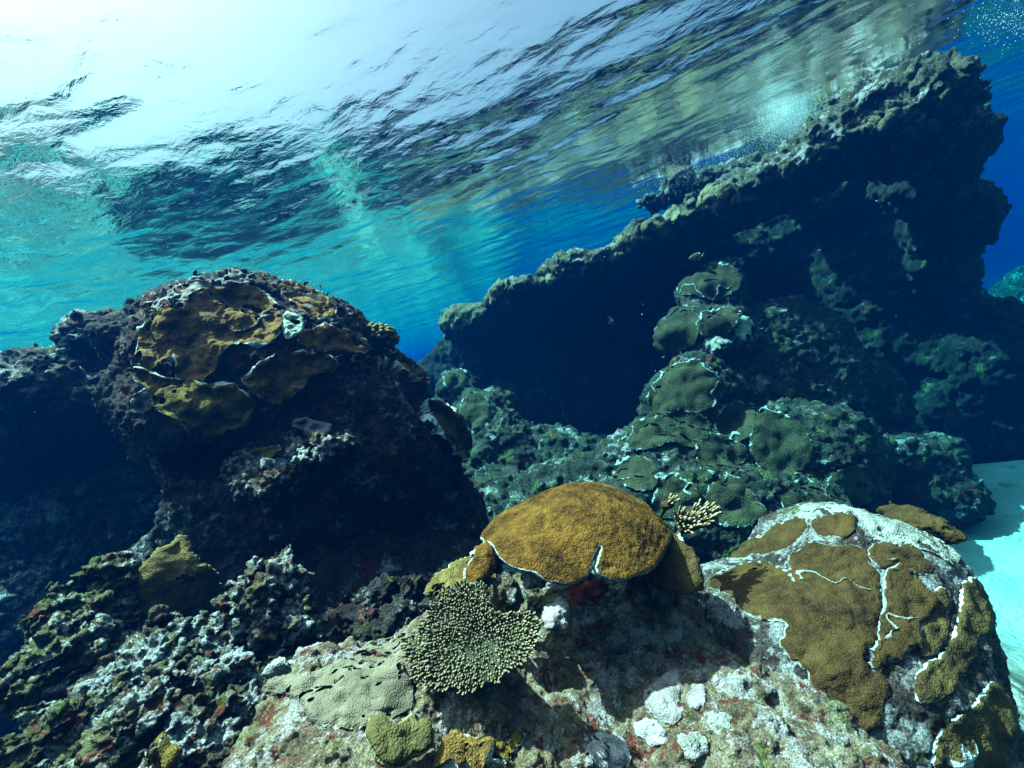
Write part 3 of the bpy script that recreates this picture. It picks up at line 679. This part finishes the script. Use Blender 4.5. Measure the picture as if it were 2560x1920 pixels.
G = [
 (K_grey, 3, [(1090,1010),(1190,950),(1190,870),(1300,850),(1450,830),(1600,810),(1700,760),(1840,690),(1850,620),(2000,560),(2060,640),(2060,760),(2080,900),(2080,1000),(1900,1050),(1800,1090),(1650,1080),(1530,1050),(1540,980),(1480,910),(1300,910),(1250,950),(1240,1060),(1180,1140),(1090,1080)], 'smooth grey-beige leather coral flowing over the lower left ledge', dict(seed=51, thick=.006, bumps=.012, bump_s=.10, rimw=.003, lip=.002, sm=25)),
 (K_white, 3, [(1210,840),(1240,800),(1350,780),(1460,765),(1480,790),(1350,830),(1260,870)], 'smooth white lobe at the top edge of the grey leather coral', dict(seed=52, thick=.03, name='coralline_crust', cat='crust')),
 (K_brown, 4, [(420,1550),(520,1480),(600,1490),(680,1550),(700,1610),(690,1700),(400,1700)], 'brown coral bump at the bottom edge right of the yellow-green plate', dict(seed=53, thick=.03)),
 (K_olive, 4, [(670,1580),(780,1540),(860,1470),(885,1490),(830,1570),(770,1640),(700,1620)], 'dim olive coral fan with a bright margin in the dark hollow at the bottom', dict(seed=54)),
]
for m, c, pl, lab, kw in G: coral_patch(front, P(c, pl), m, lab, **kw)

Mm = [
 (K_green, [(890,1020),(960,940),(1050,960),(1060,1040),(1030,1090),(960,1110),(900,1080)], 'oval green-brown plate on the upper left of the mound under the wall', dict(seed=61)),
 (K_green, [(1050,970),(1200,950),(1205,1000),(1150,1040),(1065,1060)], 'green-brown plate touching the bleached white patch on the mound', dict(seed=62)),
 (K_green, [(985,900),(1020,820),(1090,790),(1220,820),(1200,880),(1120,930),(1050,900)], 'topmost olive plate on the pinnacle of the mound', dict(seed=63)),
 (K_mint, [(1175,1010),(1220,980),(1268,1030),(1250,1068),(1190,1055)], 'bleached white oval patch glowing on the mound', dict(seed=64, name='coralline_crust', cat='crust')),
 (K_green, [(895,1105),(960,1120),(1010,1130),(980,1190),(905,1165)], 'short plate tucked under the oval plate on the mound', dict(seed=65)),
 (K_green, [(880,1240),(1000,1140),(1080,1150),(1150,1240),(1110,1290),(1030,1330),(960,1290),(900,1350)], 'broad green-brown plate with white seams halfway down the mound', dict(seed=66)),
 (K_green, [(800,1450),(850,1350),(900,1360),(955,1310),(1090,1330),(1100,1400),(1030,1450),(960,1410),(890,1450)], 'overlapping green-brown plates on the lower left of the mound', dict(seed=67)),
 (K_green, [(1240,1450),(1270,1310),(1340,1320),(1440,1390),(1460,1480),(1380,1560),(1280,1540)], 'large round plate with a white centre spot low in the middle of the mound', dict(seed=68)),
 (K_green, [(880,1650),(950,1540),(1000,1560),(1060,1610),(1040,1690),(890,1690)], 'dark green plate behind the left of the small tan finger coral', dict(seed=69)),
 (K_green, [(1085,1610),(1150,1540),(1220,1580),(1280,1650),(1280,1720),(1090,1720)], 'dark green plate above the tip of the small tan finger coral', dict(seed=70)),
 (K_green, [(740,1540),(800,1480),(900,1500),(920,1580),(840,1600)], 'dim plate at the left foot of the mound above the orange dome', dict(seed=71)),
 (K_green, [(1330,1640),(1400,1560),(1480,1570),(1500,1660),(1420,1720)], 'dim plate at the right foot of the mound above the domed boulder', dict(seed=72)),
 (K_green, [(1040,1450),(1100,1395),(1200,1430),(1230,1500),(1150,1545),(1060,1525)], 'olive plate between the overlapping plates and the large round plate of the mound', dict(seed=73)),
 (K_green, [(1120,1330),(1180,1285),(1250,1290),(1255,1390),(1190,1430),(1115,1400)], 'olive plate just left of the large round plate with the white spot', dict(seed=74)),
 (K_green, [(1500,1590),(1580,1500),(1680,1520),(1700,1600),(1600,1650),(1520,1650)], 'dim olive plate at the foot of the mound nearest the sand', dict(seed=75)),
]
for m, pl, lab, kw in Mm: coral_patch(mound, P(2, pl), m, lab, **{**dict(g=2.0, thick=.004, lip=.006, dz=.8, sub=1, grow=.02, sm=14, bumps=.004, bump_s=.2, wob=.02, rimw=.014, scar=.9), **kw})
Rr = [
 (K_rim, [(840,670),(950,590),(995,605),(930,700),(870,695)], 'tan coral on the wall rim just below the pointed ridge tip', dict(seed=81)),
 (K_rim, [(725,745),(800,700),(865,705),(850,780),(770,800)], 'rounded olive coral draped over the middle of the wall rim', dict(seed=82)),
 (K_rim, [(130,1050),(180,960),(280,880),(370,830),(380,870),(300,950),(220,1020),(150,1090)], 'tan fringe coral along the far low end of the wall rim', dict(seed=83)),
 (K_rim, [(1650,290),(1800,245),(1895,285),(1895,345),(1800,345),(1700,335)], 'sunlit yellow-tan coral shelf near the high end of the wall', dict(seed=84)),
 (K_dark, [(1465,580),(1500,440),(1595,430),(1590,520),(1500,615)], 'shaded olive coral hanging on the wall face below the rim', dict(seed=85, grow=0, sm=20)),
 (K_rim, [(1040,600),(1100,520),(1185,525),(1130,600)], 'pale tan coral on the wall rim beside the ridge', dict(seed=86)),
 (K_rim, [(440,840),(560,795),(590,830),(480,870)], 'brown coral clump on the lower third of the wall rim', dict(seed=87)),
]
for m, pl, lab, kw in Rr: coral_patch(wall if m is K_dark else rim, P(2, pl), m, lab, **{**dict(g=2.6, dz=1.0, facing=-.3, rimw=.002, grow=.05, wob=.04, bumps=.012, thick=.003, lip=.003), **kw})
for m, pl, lab, kw in [
 (K_green, [(190,1380),(240,1240),(310,1260),(325,1360),(250,1395)], 'green plate on the small outcrop behind the big boulder', dict(seed=91)),
 (K_green, [(145,1190),(230,1160),(235,1220),(180,1255)], 'pale green plate on the top of the small outcrop in the gap', dict(seed=92))]:
    coral_patch(back, P(2, pl), m, lab, g=2.2, dz=.8, **kw)
R0 = rub[3]
coral_patch(rub[2], P(3, [(700,1070),(760,1050),(830,1100),(900,1240),(900,1330),(740,1330),(730,1200)]), K_olive, 'upright olive-brown coral tongue at the bottom edge of the rubble', seed=95)
coral_patch(rub[2], P(3, [(580,1260),(640,1205),(710,1220),(735,1330),(590,1330)]), K_dark, 'small dark olive coral at the bottom edge of the rubble', seed=96)

# ------------------------------------------------------------------ free-standing corals
def fingers(base, dirs, length, rad, sides=7, rings=5, blunt=0.75):
    """many short tapering branch tips in one mesh; returns verts, faces, tip attribute"""
    N = len(base); up = np.where(np.abs(dirs[:, 2:3]) < 0.9, [[0, 0, 1.0]], [[1.0, 0, 0]])
    a = np.cross(dirs, up); a /= np.linalg.norm(a, axis=1)[:, None]; b = np.cross(dirs, a)
    ts = np.concatenate([np.linspace(0, 0.82, rings - 1), [0.96]])
    prof = np.concatenate([np.linspace(1.0, blunt, rings - 1), [blunt * 0.55]])
    th = np.linspace(0, 2 * np.pi, sides, endpoint=False)
    V = np.zeros((N, rings * sides + 1, 3)); T = np.zeros((N, rings * sides + 1))
    for r in range(rings):
        c = base + dirs * (length * ts[r])[:, None]
        for s_ in range(sides):
            V[:, r * sides + s_] = c + (a * math.cos(th[s_]) + b * math.sin(th[s_])) * (rad * prof[r])[:, None]
        T[:, r * sides:(r + 1) * sides] = ts[r]
    V[:, -1] = base + dirs * length[:, None]; T[:, -1] = 1
    fs = []
    for r in range(rings - 1):
        for s_ in range(sides):
            s2 = (s_ + 1) % sides; fs.append((r * sides + s_, r * sides + s2, (r + 1) * sides + s2, (r + 1) * sides + s_))
    tip = rings * sides
    for s_ in range(0, sides, 1):
        fs.append(((rings - 1) * sides + s_, (rings - 1) * sides + (s_ + 1) % sides, tip, tip))
    fs = np.array(fs); nvp = rings * sides + 1
    Fa = (fs[None] + (np.arange(N) * nvp)[:, None, None]).reshape(-1, 4)
    return V.reshape(-1, 3), Fa, T.ravel()

def tri_fix(f):                                                    # quads whose last two corners meet become real triangles
    return f

def mesh_mixed(name, v, f, mat, parent, attrs):
    q = f[f[:, 2] != f[:, 3]]; t = f[f[:, 2] == f[:, 3]][:, :3]
    faces = [tuple(x) for x in q.tolist()] + [tuple(x) for x in t.tolist()]
    org = np.array(parent['_o']); me = bpy.data.meshes.new(name)
    me.from_pydata((v - org).tolist(), [], faces); me.polygons.foreach_set('use_smooth', np.ones(len(faces), bool)); me.update()
    for k, a in attrs.items(): attr(me, k, a)
    me.materials.append(mat); o = bpy.data.objects.new(name, me); C.objects.link(o); o.parent = parent
    return o

def tip_mat(name, low, mid, tip, a=0.55, b=0.9):
    t = NT(name); e = t.at('tip')
    col = t.ramp(e, [(0.0, low), (a, mid), (b, tip)])
    col = t.mix(t.ramp(t.noise(14, 4, off=2.), [(0.4, 0.0), (0.62, 0.45)]), col, tuple(c * 0.5 for c in mid))
    return t.done(col, 0.75, t.bump(t.voro(380), -0.002), spec=0.15)

def plate_points(poly, ctr, nrm, gap, seed, curve=0.0):
    """jittered points on a tilted plate whose outline, seen from the viewpoint, is poly"""
    poly = rounded(poly); r = np.random.default_rng(seed)
    n = np.asarray(nrm, float); n /= np.linalg.norm(n)
    def hit(px, py):
        dvec = c2w(np.stack([(px - CX) / F, (CY - py) / F, np.ones_like(px)], 1))
        t = (ctr @ n) / (dvec @ n); return dvec * t[:, None]
    return poly, n, hit

def table_coral(poly, Z, nrm, label, name, gap, length, rad, m_f, m_b, seed, lean=0.9, bowl=0.0, thick=0.02, stalk=0.25, group=None):
    poly, n, hit = plate_points(poly, None, nrm, gap, seed)
    c = poly.mean(0); ctr = at(c[0], c[1], Z)
    def hit(px, py):
        dv = c2w(np.stack([(px - CX) / F, (CY - py) / F, np.ones_like(px)], 1)); return dv * ((ctr @ n) / (dv @ n))[:, None]
    t1 = np.cross(n, [0, 0, 1.0]); t1 /= np.linalg.norm(t1); t2 = np.cross(n, t1)
    pw = hit(poly[:, 0], poly[:, 1]) - ctr; u = pw @ t1; w = pw @ t2                 # outline in the plate's own plane
    pl2 = np.stack([u, w], 1); r = np.random.default_rng(seed)
    gx, gy = np.meshgrid(np.arange(u.min(), u.max(), gap), np.arange(w.min(), w.max(), gap * 0.87))
    gx = gx + (np.arange(gx.shape[0]) % 2)[:, None] * gap * 0.5
    q = np.stack([gx.ravel(), gy.ravel()], 1) + r.normal(size=(gx.size, 2)) * gap * 0.16
    d = poly_sd(q[:, 0], q[:, 1], pl2) + gap * 1.6 * pn(np.stack([q[:, 0], q[:, 1], q[:, 0] * 0], 1), 0.04, seed + 5); ok = (d > 0) & (r.random(len(q)) > 0.05); q = q[ok]; d = d[ok]
    R0 = max(np.ptp(u), np.ptp(w)) / 2; rr = np.linalg.norm(q, axis=1) / R0
    lift = bowl * rr ** 2 + 0.012 * pn(np.stack([q[:, 0], q[:, 1], q[:, 0] * 0], 1), 0.10, seed)
    base = ctr + q[:, :1] * t1 + q[:, 1:] * t2 + lift[:, None] * n
    out = (q[:, :1] * t1 + q[:, 1:] * t2) / R0
    dirs = n + out * lean * (0.3 + 0.7 * rr[:, None]) + r.normal(size=(len(q), 3)) * 0.17; dirs /= np.linalg.norm(dirs, axis=1)[:, None]
    edge = 1 - sstep(0, gap * 3, d); L_ = length * (0.55 + 0.8 * r.random(len(q)) ** 1.5 + 0.25 * pn(np.stack([q[:, 0], q[:, 1], q[:, 0] * 0], 1), 0.05, seed + 6)) * (1 + 0.35 * edge); ra = rad * (0.8 + 0.35 * r.random(len(q)))
    th = thing(name, label, 'coral', tuple(ctr - n * stalk), group)
    v, f, tp = fingers(base - dirs * 0.004, dirs, L_, ra); mesh_mixed('branchlets', v, f, m_f, th, {'tip': tp})
    # base plate and stalk
    k = 64; ang = np.linspace(0, 2 * np.pi, k, endpoint=False); cen = np.array([0.0, 0.0])
    rad_out = []
    for a_ in ang:
        dir2 = np.array([math.cos(a_), math.sin(a_)]); s_ = np.linspace(0, R0 * 1.4, 160); dd = poly_sd(dir2[0] * s_, dir2[1] * s_, pl2)
        rad_out.append(s_[np.where(dd > 0)[0].max()] if (dd > 0).any() else R0 * 0.3)
    rad_out = np.array(rad_out); rings = [(0.02, 0.0), (0.5, 0.0), (0.85, 0.0), (1.0, -0.25), (0.97, -0.8), (0.7, -1.4), (0.35, -2.2), (0.22, -stalk / thick)]
    V = []
    for s_, h in rings:
        rr_ = rad_out * s_; P2 = np.stack([np.cos(ang) * rr_, np.sin(ang) * rr_], 1)
        V.append(ctr + P2[:, :1] * t1 + P2[:, 1:] * t2 + (bowl * (rr_ / R0) ** 2 + h * thick)[:, None] * n)
    V = np.vstack(V); i = np.arange(len(rings) - 1)[:, None] * k; j = np.arange(k)[None]; j2 = (j + 1) % k
    f = np.stack([i + j, i + k + j, i + k + j2, i + j2], -1).reshape(-1, 4)
    obj('base_plate', V, f, m_b, th, attrs={'rim': np.zeros(len(V))})
    return th

K_fing = tip_mat('finger_grey_green', (0.07, 0.045, 0.028), (0.26, 0.175, 0.095), (0.54, 0.40, 0.24), 0.30, 0.98)
K_base = coral_mat('finger_base', (0.03, 0.028, 0.016), (0.07, 0.065, 0.035), (0.11, 0.10, 0.05))
K_tan = tip_mat('finger_tan', (0.12, 0.05, 0.02), (0.34, 0.17, 0.07), (0.75, 0.58, 0.36))
K_bush = tip_mat('bush_olive', (0.05, 0.04, 0.01), (0.16, 0.12, 0.03), (0.34, 0.27, 0.09))
tc = table_coral(P(4, [(420,760),(480,690),(560,660),(650,655),(695,700),(715,790),(760,830),(860,815),(950,845),(985,885),(955,940),(940,1020),(890,1085),(850,1110),(770,1150),(755,1190),(680,1215),(590,1265),(520,1235),(440,1255),(345,1215),(265,1110),(240,1000),(310,930),(380,840)]),
    1.17, c2w([-0.12, 0.62, -0.78]), 'grey-green table coral of packed stubby fingers below the left of the orange dome', 'table_coral', 0.0088, 0.015, 0.0038, K_fing, K_base, 3, bowl=0.02, stalk=0.2)
sc_ = table_coral(P(4, [(1690,285),(1760,262),(1850,255),(1905,275),(1900,330),(1830,370),(1760,395),(1720,370)]), 1.62, c2w([0.25, 0.75, -0.6]),
    'small tan finger coral sticking out behind the right side of the orange dome', 'finger_coral', 0.013, 0.035, 0.0062, K_tan, K_dark, 4, lean=1.3, stalk=0.12)
sc2 = table_coral(P(4, [(1615,225),(1650,212),(1700,222),(1695,250),(1650,255)]), 1.72, c2w([0.1, 0.8, -0.6]),
    'tiny tan finger coral peeking over the back of the orange dome', 'finger_coral', 0.013, 0.03, 0.006, K_tan, K_dark, 5, lean=1.2, stalk=0.1)
# dark bushy coral on the right shoulder of the big boulder
bc = P(1, [(1610, 350)])[0]
cb = at(bc[0], bc[1], 3.05); r_ = np.random.default_rng(5)
dv = r_.normal(size=(900, 3)); dv /= np.linalg.norm(dv, axis=1)[:, None]
kept = []
for q in dv:
    if all(np.dot(q, k_) < math.cos(0.19) for k_ in kept): kept.append(q)
dv = np.array(kept); ex = np.array(c2w([1, 0, 0])); eu = np.array(c2w([0, 1, 0])); ef = np.array(c2w([0, 0, 1]))
axr = np.stack([dv @ ex, dv @ eu, dv @ ef], 1)
b_in = cb + (axr * [0.07, 0.03, 0.07]) @ np.stack([ex, eu, ef]); b_out = cb + (axr * [0.20, 0.115, 0.19]) @ np.stack([ex, eu, ef])
dd_ = b_out - b_in; ln = np.linalg.norm(dd_, axis=1)
th = thing('bushy_coral', 'dark bushy coral of blunt knobs perched on the right shoulder of the big boulder', 'coral', tuple(cb - np.array([0, 0, .14])))
v, f, tp = fingers(b_in, dd_ / ln[:, None], ln * (0.9 + 0.2 * r_.random(len(ln))), np.full(len(ln), 0.017), sides=9, rings=6, blunt=1.25)
mesh_mixed('branches', v, f, K_bush, th, {'tip': tp})

# orange dome coral: a thick cap with a lobed white margin over a hollow
host = rock_shape([ell(0, 1255, 1195, 1.62, 205, 100, .33), ell(0, 1278, 1150, 1.64, 130, 92, .27), ell(0, 1165, 1205, 1.58, 120, 78, .27)], step=4, k=.10, low=.012, low_s=.3, lump=.004, lump_s=.10, fine=0, seed=31)
coral_patch(host, P(4, [(655,395),(640,300),(760,180),(900,60),(1200,-20),(1500,20),(1700,160),(1800,300),(1700,400),(1665,425),(1630,500),(1575,590),(1480,622),(1390,655),(1275,622),(1262,570),(1296,480),(1278,478),(1240,560),(1245,600),(1200,650),(1130,672),(1080,655),(1020,655),(960,622),(920,602),(850,590),(770,552),(740,500),(720,462),(680,462)]),
    K_orange, 'big orange-brown dome coral with a scalloped white edge in the centre foreground', name='dome_coral', shell=True, thick=.012, lip=.004, rimw=.013, wob=.005, bumps=.003, bump_s=.03, sub=1, sm=3, dz=2.0, facing=-.6, seed=101)
host2 = rock_shape([ell(0, 1455, 1230, 1.62, 80, 90, .20)], step=4, k=.1, low=.01, lump=.006, fine=0, seed=32)
coral_patch(host2, P(4, [(1660,420),(1700,400),(1760,440),(1830,560),(1850,680),(1760,712),(1640,712),(1575,660),(1560,600),(1630,500)]), K_dark,
    'dark shaded coral plate hanging below the right edge of the orange dome', name='plate_coral', shell=True, sub=1, dz=2.0, facing=-.6, seed=102, rimw=.006)
host3 = rock_shape([ell(4, 660, 560, 1.5, 95, 120, .14)], step=4, k=.1, low=.01, lump=.006, fine=0, seed=33)
coral_patch(host3, P(4, [(620,490),(670,450),(720,490),(752,560),(750,605),(680,632),(575,672),(578,620),(600,540)]), K_orange,
    'small orange-brown lobe tucked under the left end of the dome coral', name='plate_coral', shell=True, sub=1, dz=2.0, facing=-.6, seed=103, rimw=.006)
# yellow-green ruffled plate
K_yel = coral_mat('coral_yellow_green', (0.055, 0.040, 0.014), (0.115, 0.082, 0.028), (0.20, 0.145, 0.055), rimcol=(0.46, 0.40, 0.20), pmix=0.25, wrinkle=0.25)
host4 = rock_shape([ell(4, 220, 1545, 1.0, 230, 150, .14), ell(4, 120, 1500, 1.0, 100, 100, .12)], step=3.5, k=.08, low=.015, low_s=.12, lump=.008, lump_s=.06, fine=0, seed=34)
coral_patch(host4, P(4, [(45,1450),(70,1400),(130,1392),(150,1430),(200,1440),(240,1410),(275,1378),(300,1390),(305,1435),(350,1412),(385,1450),(395,1500),(375,1550),(300,1592),(270,1600),(190,1648),(110,1620),(85,1570),(50,1540)]), K_yel,
    'yellow-green ruffled plate coral at the bottom edge', name='plate_coral', shell=True, sub=1, dz=2.0, facing=-.9, seed=104, rimw=.004, wob=.006, thick=.008, lip=.006)
# round sponge ball, blue-grey sponge, lilac knob, speckled knob, green bush
def lump_thing(name, label, cat, mat, es, step=4, **kw):
    h = rock_shape(es, step=step, **{**dict(k=.05, low=.012, low_s=.12, lump=.012, lump_s=.05, fine=.004, fine_s=.02), **kw})
    o = obj(name, h.v, h.f, mat, attrs={'rim': np.zeros(len(h.v))}); tag(o, label, cat); return h
lump_thing('ball_sponge', 'round rusty sponge ball at the left edge of the rubble', 'sponge', M_rubble, [ell(3, 60, 810, 1.45, 52, 58, .045)], step=3.5)
lump_thing('soft_sponge', 'pale blue-grey sponge tuft under the bleached patch on the mound', 'sponge', K_white, [ell(2, 1120, 1085, 4.6, 44, 36, .16)], lump=.05, lump_s=.08, low=.03)
lump_thing('coralline_nodule', 'lilac knob poking out under the left lip of the orange dome', 'crust', K_lilac, [ell(4, 1080, 820, 1.33, 60, 70, .05), ell(4, 1020, 850, 1.30, 35, 30, .035)])
lump_thing('coralline_nodule', 'speckled yellow-white knob between the finger table and the orange dome', 'crust', M_rubble, [ell(4, 790, 720, 1.42, 90, 105, .08)], lump=.02)
lump_thing('coralline_nodule', 'white chalky knob tucked directly under the scalloped edge of the orange dome', 'crust', K_lilac, [ell(4, 930, 650, 1.45, 75, 40, .06)])
K_leaf = coral_mat('algae_green', (0.04, 0.07, 0.01), (0.13, 0.17, 0.03), (0.34, 0.36, 0.10), wrinkle=.8)
lump_thing('green_algae', 'green knobbly algae clump in the cleft at the bottom of the domed boulder', 'algae', K_leaf, [ell(5, 1270, 1510, 1.22, 85, 115, .09)], lump=.03, lump_s=.035, fine=.01, fine_s=.014, step=3.5)

# ------------------------------------------------------------------ fish
def fish(px, py, Z, length, head, up, label, mat, deep=0.44, thick=0.16):
    """laterally flattened body with forked tail and fins; head = direction of travel"""
    hd = np.asarray(head, float); hd /= np.linalg.norm(hd); u = np.asarray(up, float); u -= hd * (u @ hd); u /= np.linalg.norm(u); s = np.cross(hd, u)
    ctr = at(px, py, Z); xs = np.linspace(0, 1, 22); V = []; K = 14
    prof = np.interp(xs, [0, .04, .12, .28, .45, .62, .78, .86, .9], [.02, .10, .26, .46, .50, .40, .20, .12, .11]) * deep / 0.5 * 0.5
    wid = np.interp(xs, [0, .05, .2, .4, .7, .9], [.02, .08, .2, .22, .1, .03]) * thick / .22
    th_ = np.linspace(0, 2 * np.pi, K, endpoint=False)
    for x, p_, w_ in zip(xs * 0.80, prof, wid):
        for a in th_: V.append((0.5 - x, p_ * math.sin(a) + 0.01, w_ * 0.5 * math.cos(a)))
    f = []
    for i in range(len(xs) - 1):
        for j in range(K): f.append((i * K + j, i * K + (j + 1) % K, (i + 1) * K + (j + 1) % K, (i + 1) * K + j))
    f.append(tuple(range(K))[::-1]); f.append(tuple(range((len(xs) - 1) * K, len(xs) * K)))
    def fin(pts, t=0.012):
        b = len(V); n = len(pts)
        for sgn in (-1, 1): V.extend([(x, y, sgn * t) for x, y in pts])
        f.append(tuple(range(b, b + n))); f.append(tuple(range(b + n, b + 2 * n))[::-1])
        for i in range(n): f.append((b + i, b + (i + 1) % n, b + n + (i + 1) % n, b + n + i)[::-1])
    fin([(-0.26, .06), (-.36, .12), (-.50, .21), (-.44, .05), (-.42, 0.0), (-.45, -.06), (-.50, -.20), (-.36, -.11), (-.26, -.05)])
    fin([(.22, .17), (.12, .26), (-.02, .285), (-.14, .29), (-.26, .22), (-.20, .08), (0, .15)])
    fin([(.02, -.19), (-.08, -.27), (-.20, -.26), (-.25, -.16), (-.18, -.07), (-.05, -.14)])
    fin([(.20, -.15), (.12, -.28), (.06, -.25), (.10, -.16)])
    V = np.array(V) * length; Wd = ctr + V[:, :1] * hd + V[:, 1:2] * u + V[:, 2:] * s
    th = thing('reef_fish', label, 'fish', tuple(ctr - u * deep * .25 * length))
    org = np.array(th['_o']); me = bpy.data.meshes.new('body'); me.from_pydata((Wd - org).tolist(), [], f); me.update()
    me.polygons.foreach_set('use_smooth', np.ones(len(me.polygons), bool)); me.materials.append(mat)
    o = bpy.data.objects.new('body', me); C.objects.link(o); o.parent = th
    for sg in (-1, 1):
        e = []; ef_ = []; 
        for i in range(5):
            for j in range(8):
                ph = math.pi * i / 4; e.append((math.sin(ph) * math.cos(j * math.pi / 4), math.sin(ph) * math.sin(j * math.pi / 4), math.cos(ph)))
        for i in range(4):
            for j in range(8): ef_.append((i * 8 + j, i * 8 + (j + 1) % 8, (i + 1) * 8 + (j + 1) % 8, (i + 1) * 8 + j))
        E = np.array(e) * [0.026, 0.026, 0.014] * length + np.array([0.40, 0.045, sg * 0.045 * thick / .16]) * length
        me = bpy.data.meshes.new('eye'); Ew = ctr + E[:, :1] * hd + E[:, 1:2] * u + E[:, 2:] * s
        me.from_pydata((Ew - org).tolist(), [], ef_); me.update(); me.materials.append(M_eye); oo = bpy.data.objects.new('eye', me); C.objects.link(oo); oo.parent = th
t = NT('fish_eye'); M_eye = t.done((0.015, 0.015, 0.02), 0.2, spec=0.5)
t = NT('fish_black'); M_fish = t.done(t.ramp(t.noise(60, 3), [(0.3, (0.004, 0.004, 0.005)), (0.7, (0.014, 0.013, 0.014))]), 0.9, t.bump(t.voro(300), 0.001))
t = NT('fish_brown'); M_fish2 = t.done(t.ramp(t.noise(30, 3), [(0.3, (0.07, 0.06, 0.03)), (0.7, (0.20, 0.17, 0.08))]), 0.5, t.bump(t.voro(200), 0.001))
q = P(3, [(932, 335)])[0]; fish(q[0], q[1], 1.62, 0.088, c2w([1, -0.06, 0.15]), c2w([0.02, 1, -.15]), 'black damselfish hovering in front of the mustard coral slope', M_fish)
q = P(4, [(415, 693)])[0]; fish(q[0], q[1], 1.30, 0.06, c2w([0.8, 0.45, 0.5]), c2w([-0.4, 0.9, .0]), 'slim dark fish between the table coral and the tan coral wedge', M_fish, deep=.30)
q = P(2, [(1052, 770)])[0]; fish(q[0], q[1], 4.7, 0.19, c2w([-1, -0.18, 0.1]), c2w([-0.15, 1, 0]), 'brownish fish swimming in the shade beside the pinnacle of the mound', M_fish2, deep=.42)

# ------------------------------------------------------------------ breaking wave: foam and bubbles under the surface
def specks(n, ctr_px, spread, size, seed, zr):
    r = np.random.default_rng(seed); V = []; Fc = []
    base = np.array([(1, 0, 0), (-1, 0, 0), (0, 1, 0), (0, -1, 0), (0, 0, 1), (0, 0, -1)], float)
    fb = np.array([(0, 2, 4), (2, 1, 4), (1, 3, 4), (3, 0, 4), (2, 0, 5), (1, 2, 5), (3, 1, 5), (0, 3, 5)])
    g = r.normal(size=(n, 2)) * spread; px = ctr_px[0] + g[:, 0] + g[:, 1] * 0.5; py = ctr_px[1] - g[:, 0] * 0.45 + g[:, 1] * 0.6
    Z = r.uniform(*zr, n); c = c2w(np.stack([(px - CX) / F * Z, (CY - py) / F * Z, Z], 1)); ok = c[:, 2] < SURF - 0.02; c = c[ok]
    s = size * (0.4 + r.random(len(c)) ** 2 * 1.6)
    V = (c[:, None] + base[None] * s[:, None, None]).reshape(-1, 3); f = (fb[None] + (np.arange(len(c)) * 6)[:, None, None]).reshape(-1, 3)
    return V, f
t = NT('foam_white'); M_foam = t.done((0.9, 0.93, 0.95), 0.6, spec=0.3)
V1, f1 = specks(26000, (1968, 298), 40, 0.0021, 1, (4.6, 5.2)); V2, f2 = specks(7000, (1830, 345), 60, 0.0019, 2, (5.0, 5.6)); V3, f3 = specks(1500, (1690, 425), 45, 0.0028, 3, (5.4, 6.2))
foam = obj('sea_foam', np.vstack([V1, V2, V3]), np.vstack([f1, f2 + len(V1), f3 + len(V1) + len(V2)]), M_foam)
tag(foam, 'white foam of a breaking wave over the reef wall rim', 'foam', kind='stuff')
V1, f1 = specks(700, (2520, 40), 50, 0.0018, 4, (2.0, 3.2))
bub = obj('air_bubbles', V1, f1, M_foam); tag(bub, 'scatter of tiny air bubbles in the blue water at the top right corner', 'bubbles', kind='stuff')

lump_thing('soft_sponge', 'small white sponge tuft glowing in the dark hollow of the wall', 'sponge', K_white, [ell(2, 750, 930, 6.2, 9, 10, .06), ell(2, 743, 965, 6.2, 10, 16, .06), ell(2, 750, 1000, 6.2, 12, 20, .06)], lump=.04, lump_s=.06, step=3)
coral_patch(shoulder, P(1, [(180,440),(240,370),(330,315),(385,335),(300,410),(230,450)]), K_white, 'pale crust on the sloping top of the left rock shoulder', name='coralline_crust', cat='crust', seed=97, wob=.05, bumps=.03, bump_s=.06, facing=-.3)

host6 = rock_shape([ell(4, 490, 640, 1.78, 150, 75, .16)], step=4, k=.1, low=.015, lump=.008, fine=0, seed=38)
coral_patch(host6, P(4, [(350,700),(420,610),(590,520),(620,520),(610,570),(590,640),(520,690),(420,740),(360,740)]), K_mustard, 'tan coral wedge behind the table coral and left of the orange dome', shell=True, dz=2.0, facing=-.6, seed=55, rimw=.004)
r = np.random.default_rng(9); V1, f1 = specks(170, (1280, 960), 600, 0.0007, 11, (0.7, 2.4))
mot = obj('suspended_specks', V1, f1, M_foam); tag(mot, 'pale specks drifting in the water between the viewpoint and the reef', 'specks', kind='stuff')

lump_thing('encrusting_coral', 'small round brown coral knob at the very top of the big left boulder', 'coral', K_brown, [ell(1, 1130, 102, 3.02, 52, 32, .13), ell(1, 1165, 115, 3.02, 35, 25, .1)], low=.015, lump=.008)

lump_thing('encrusting_coral', 'fuzzy brown coral hump on the far top edge of the domed boulder', 'coral', K_umber, [ell(5, 1370, 268, 1.83, 100, 50, .14), ell(5, 1465, 318, 1.80, 85, 48, .12)], low=.03, lump=.012)
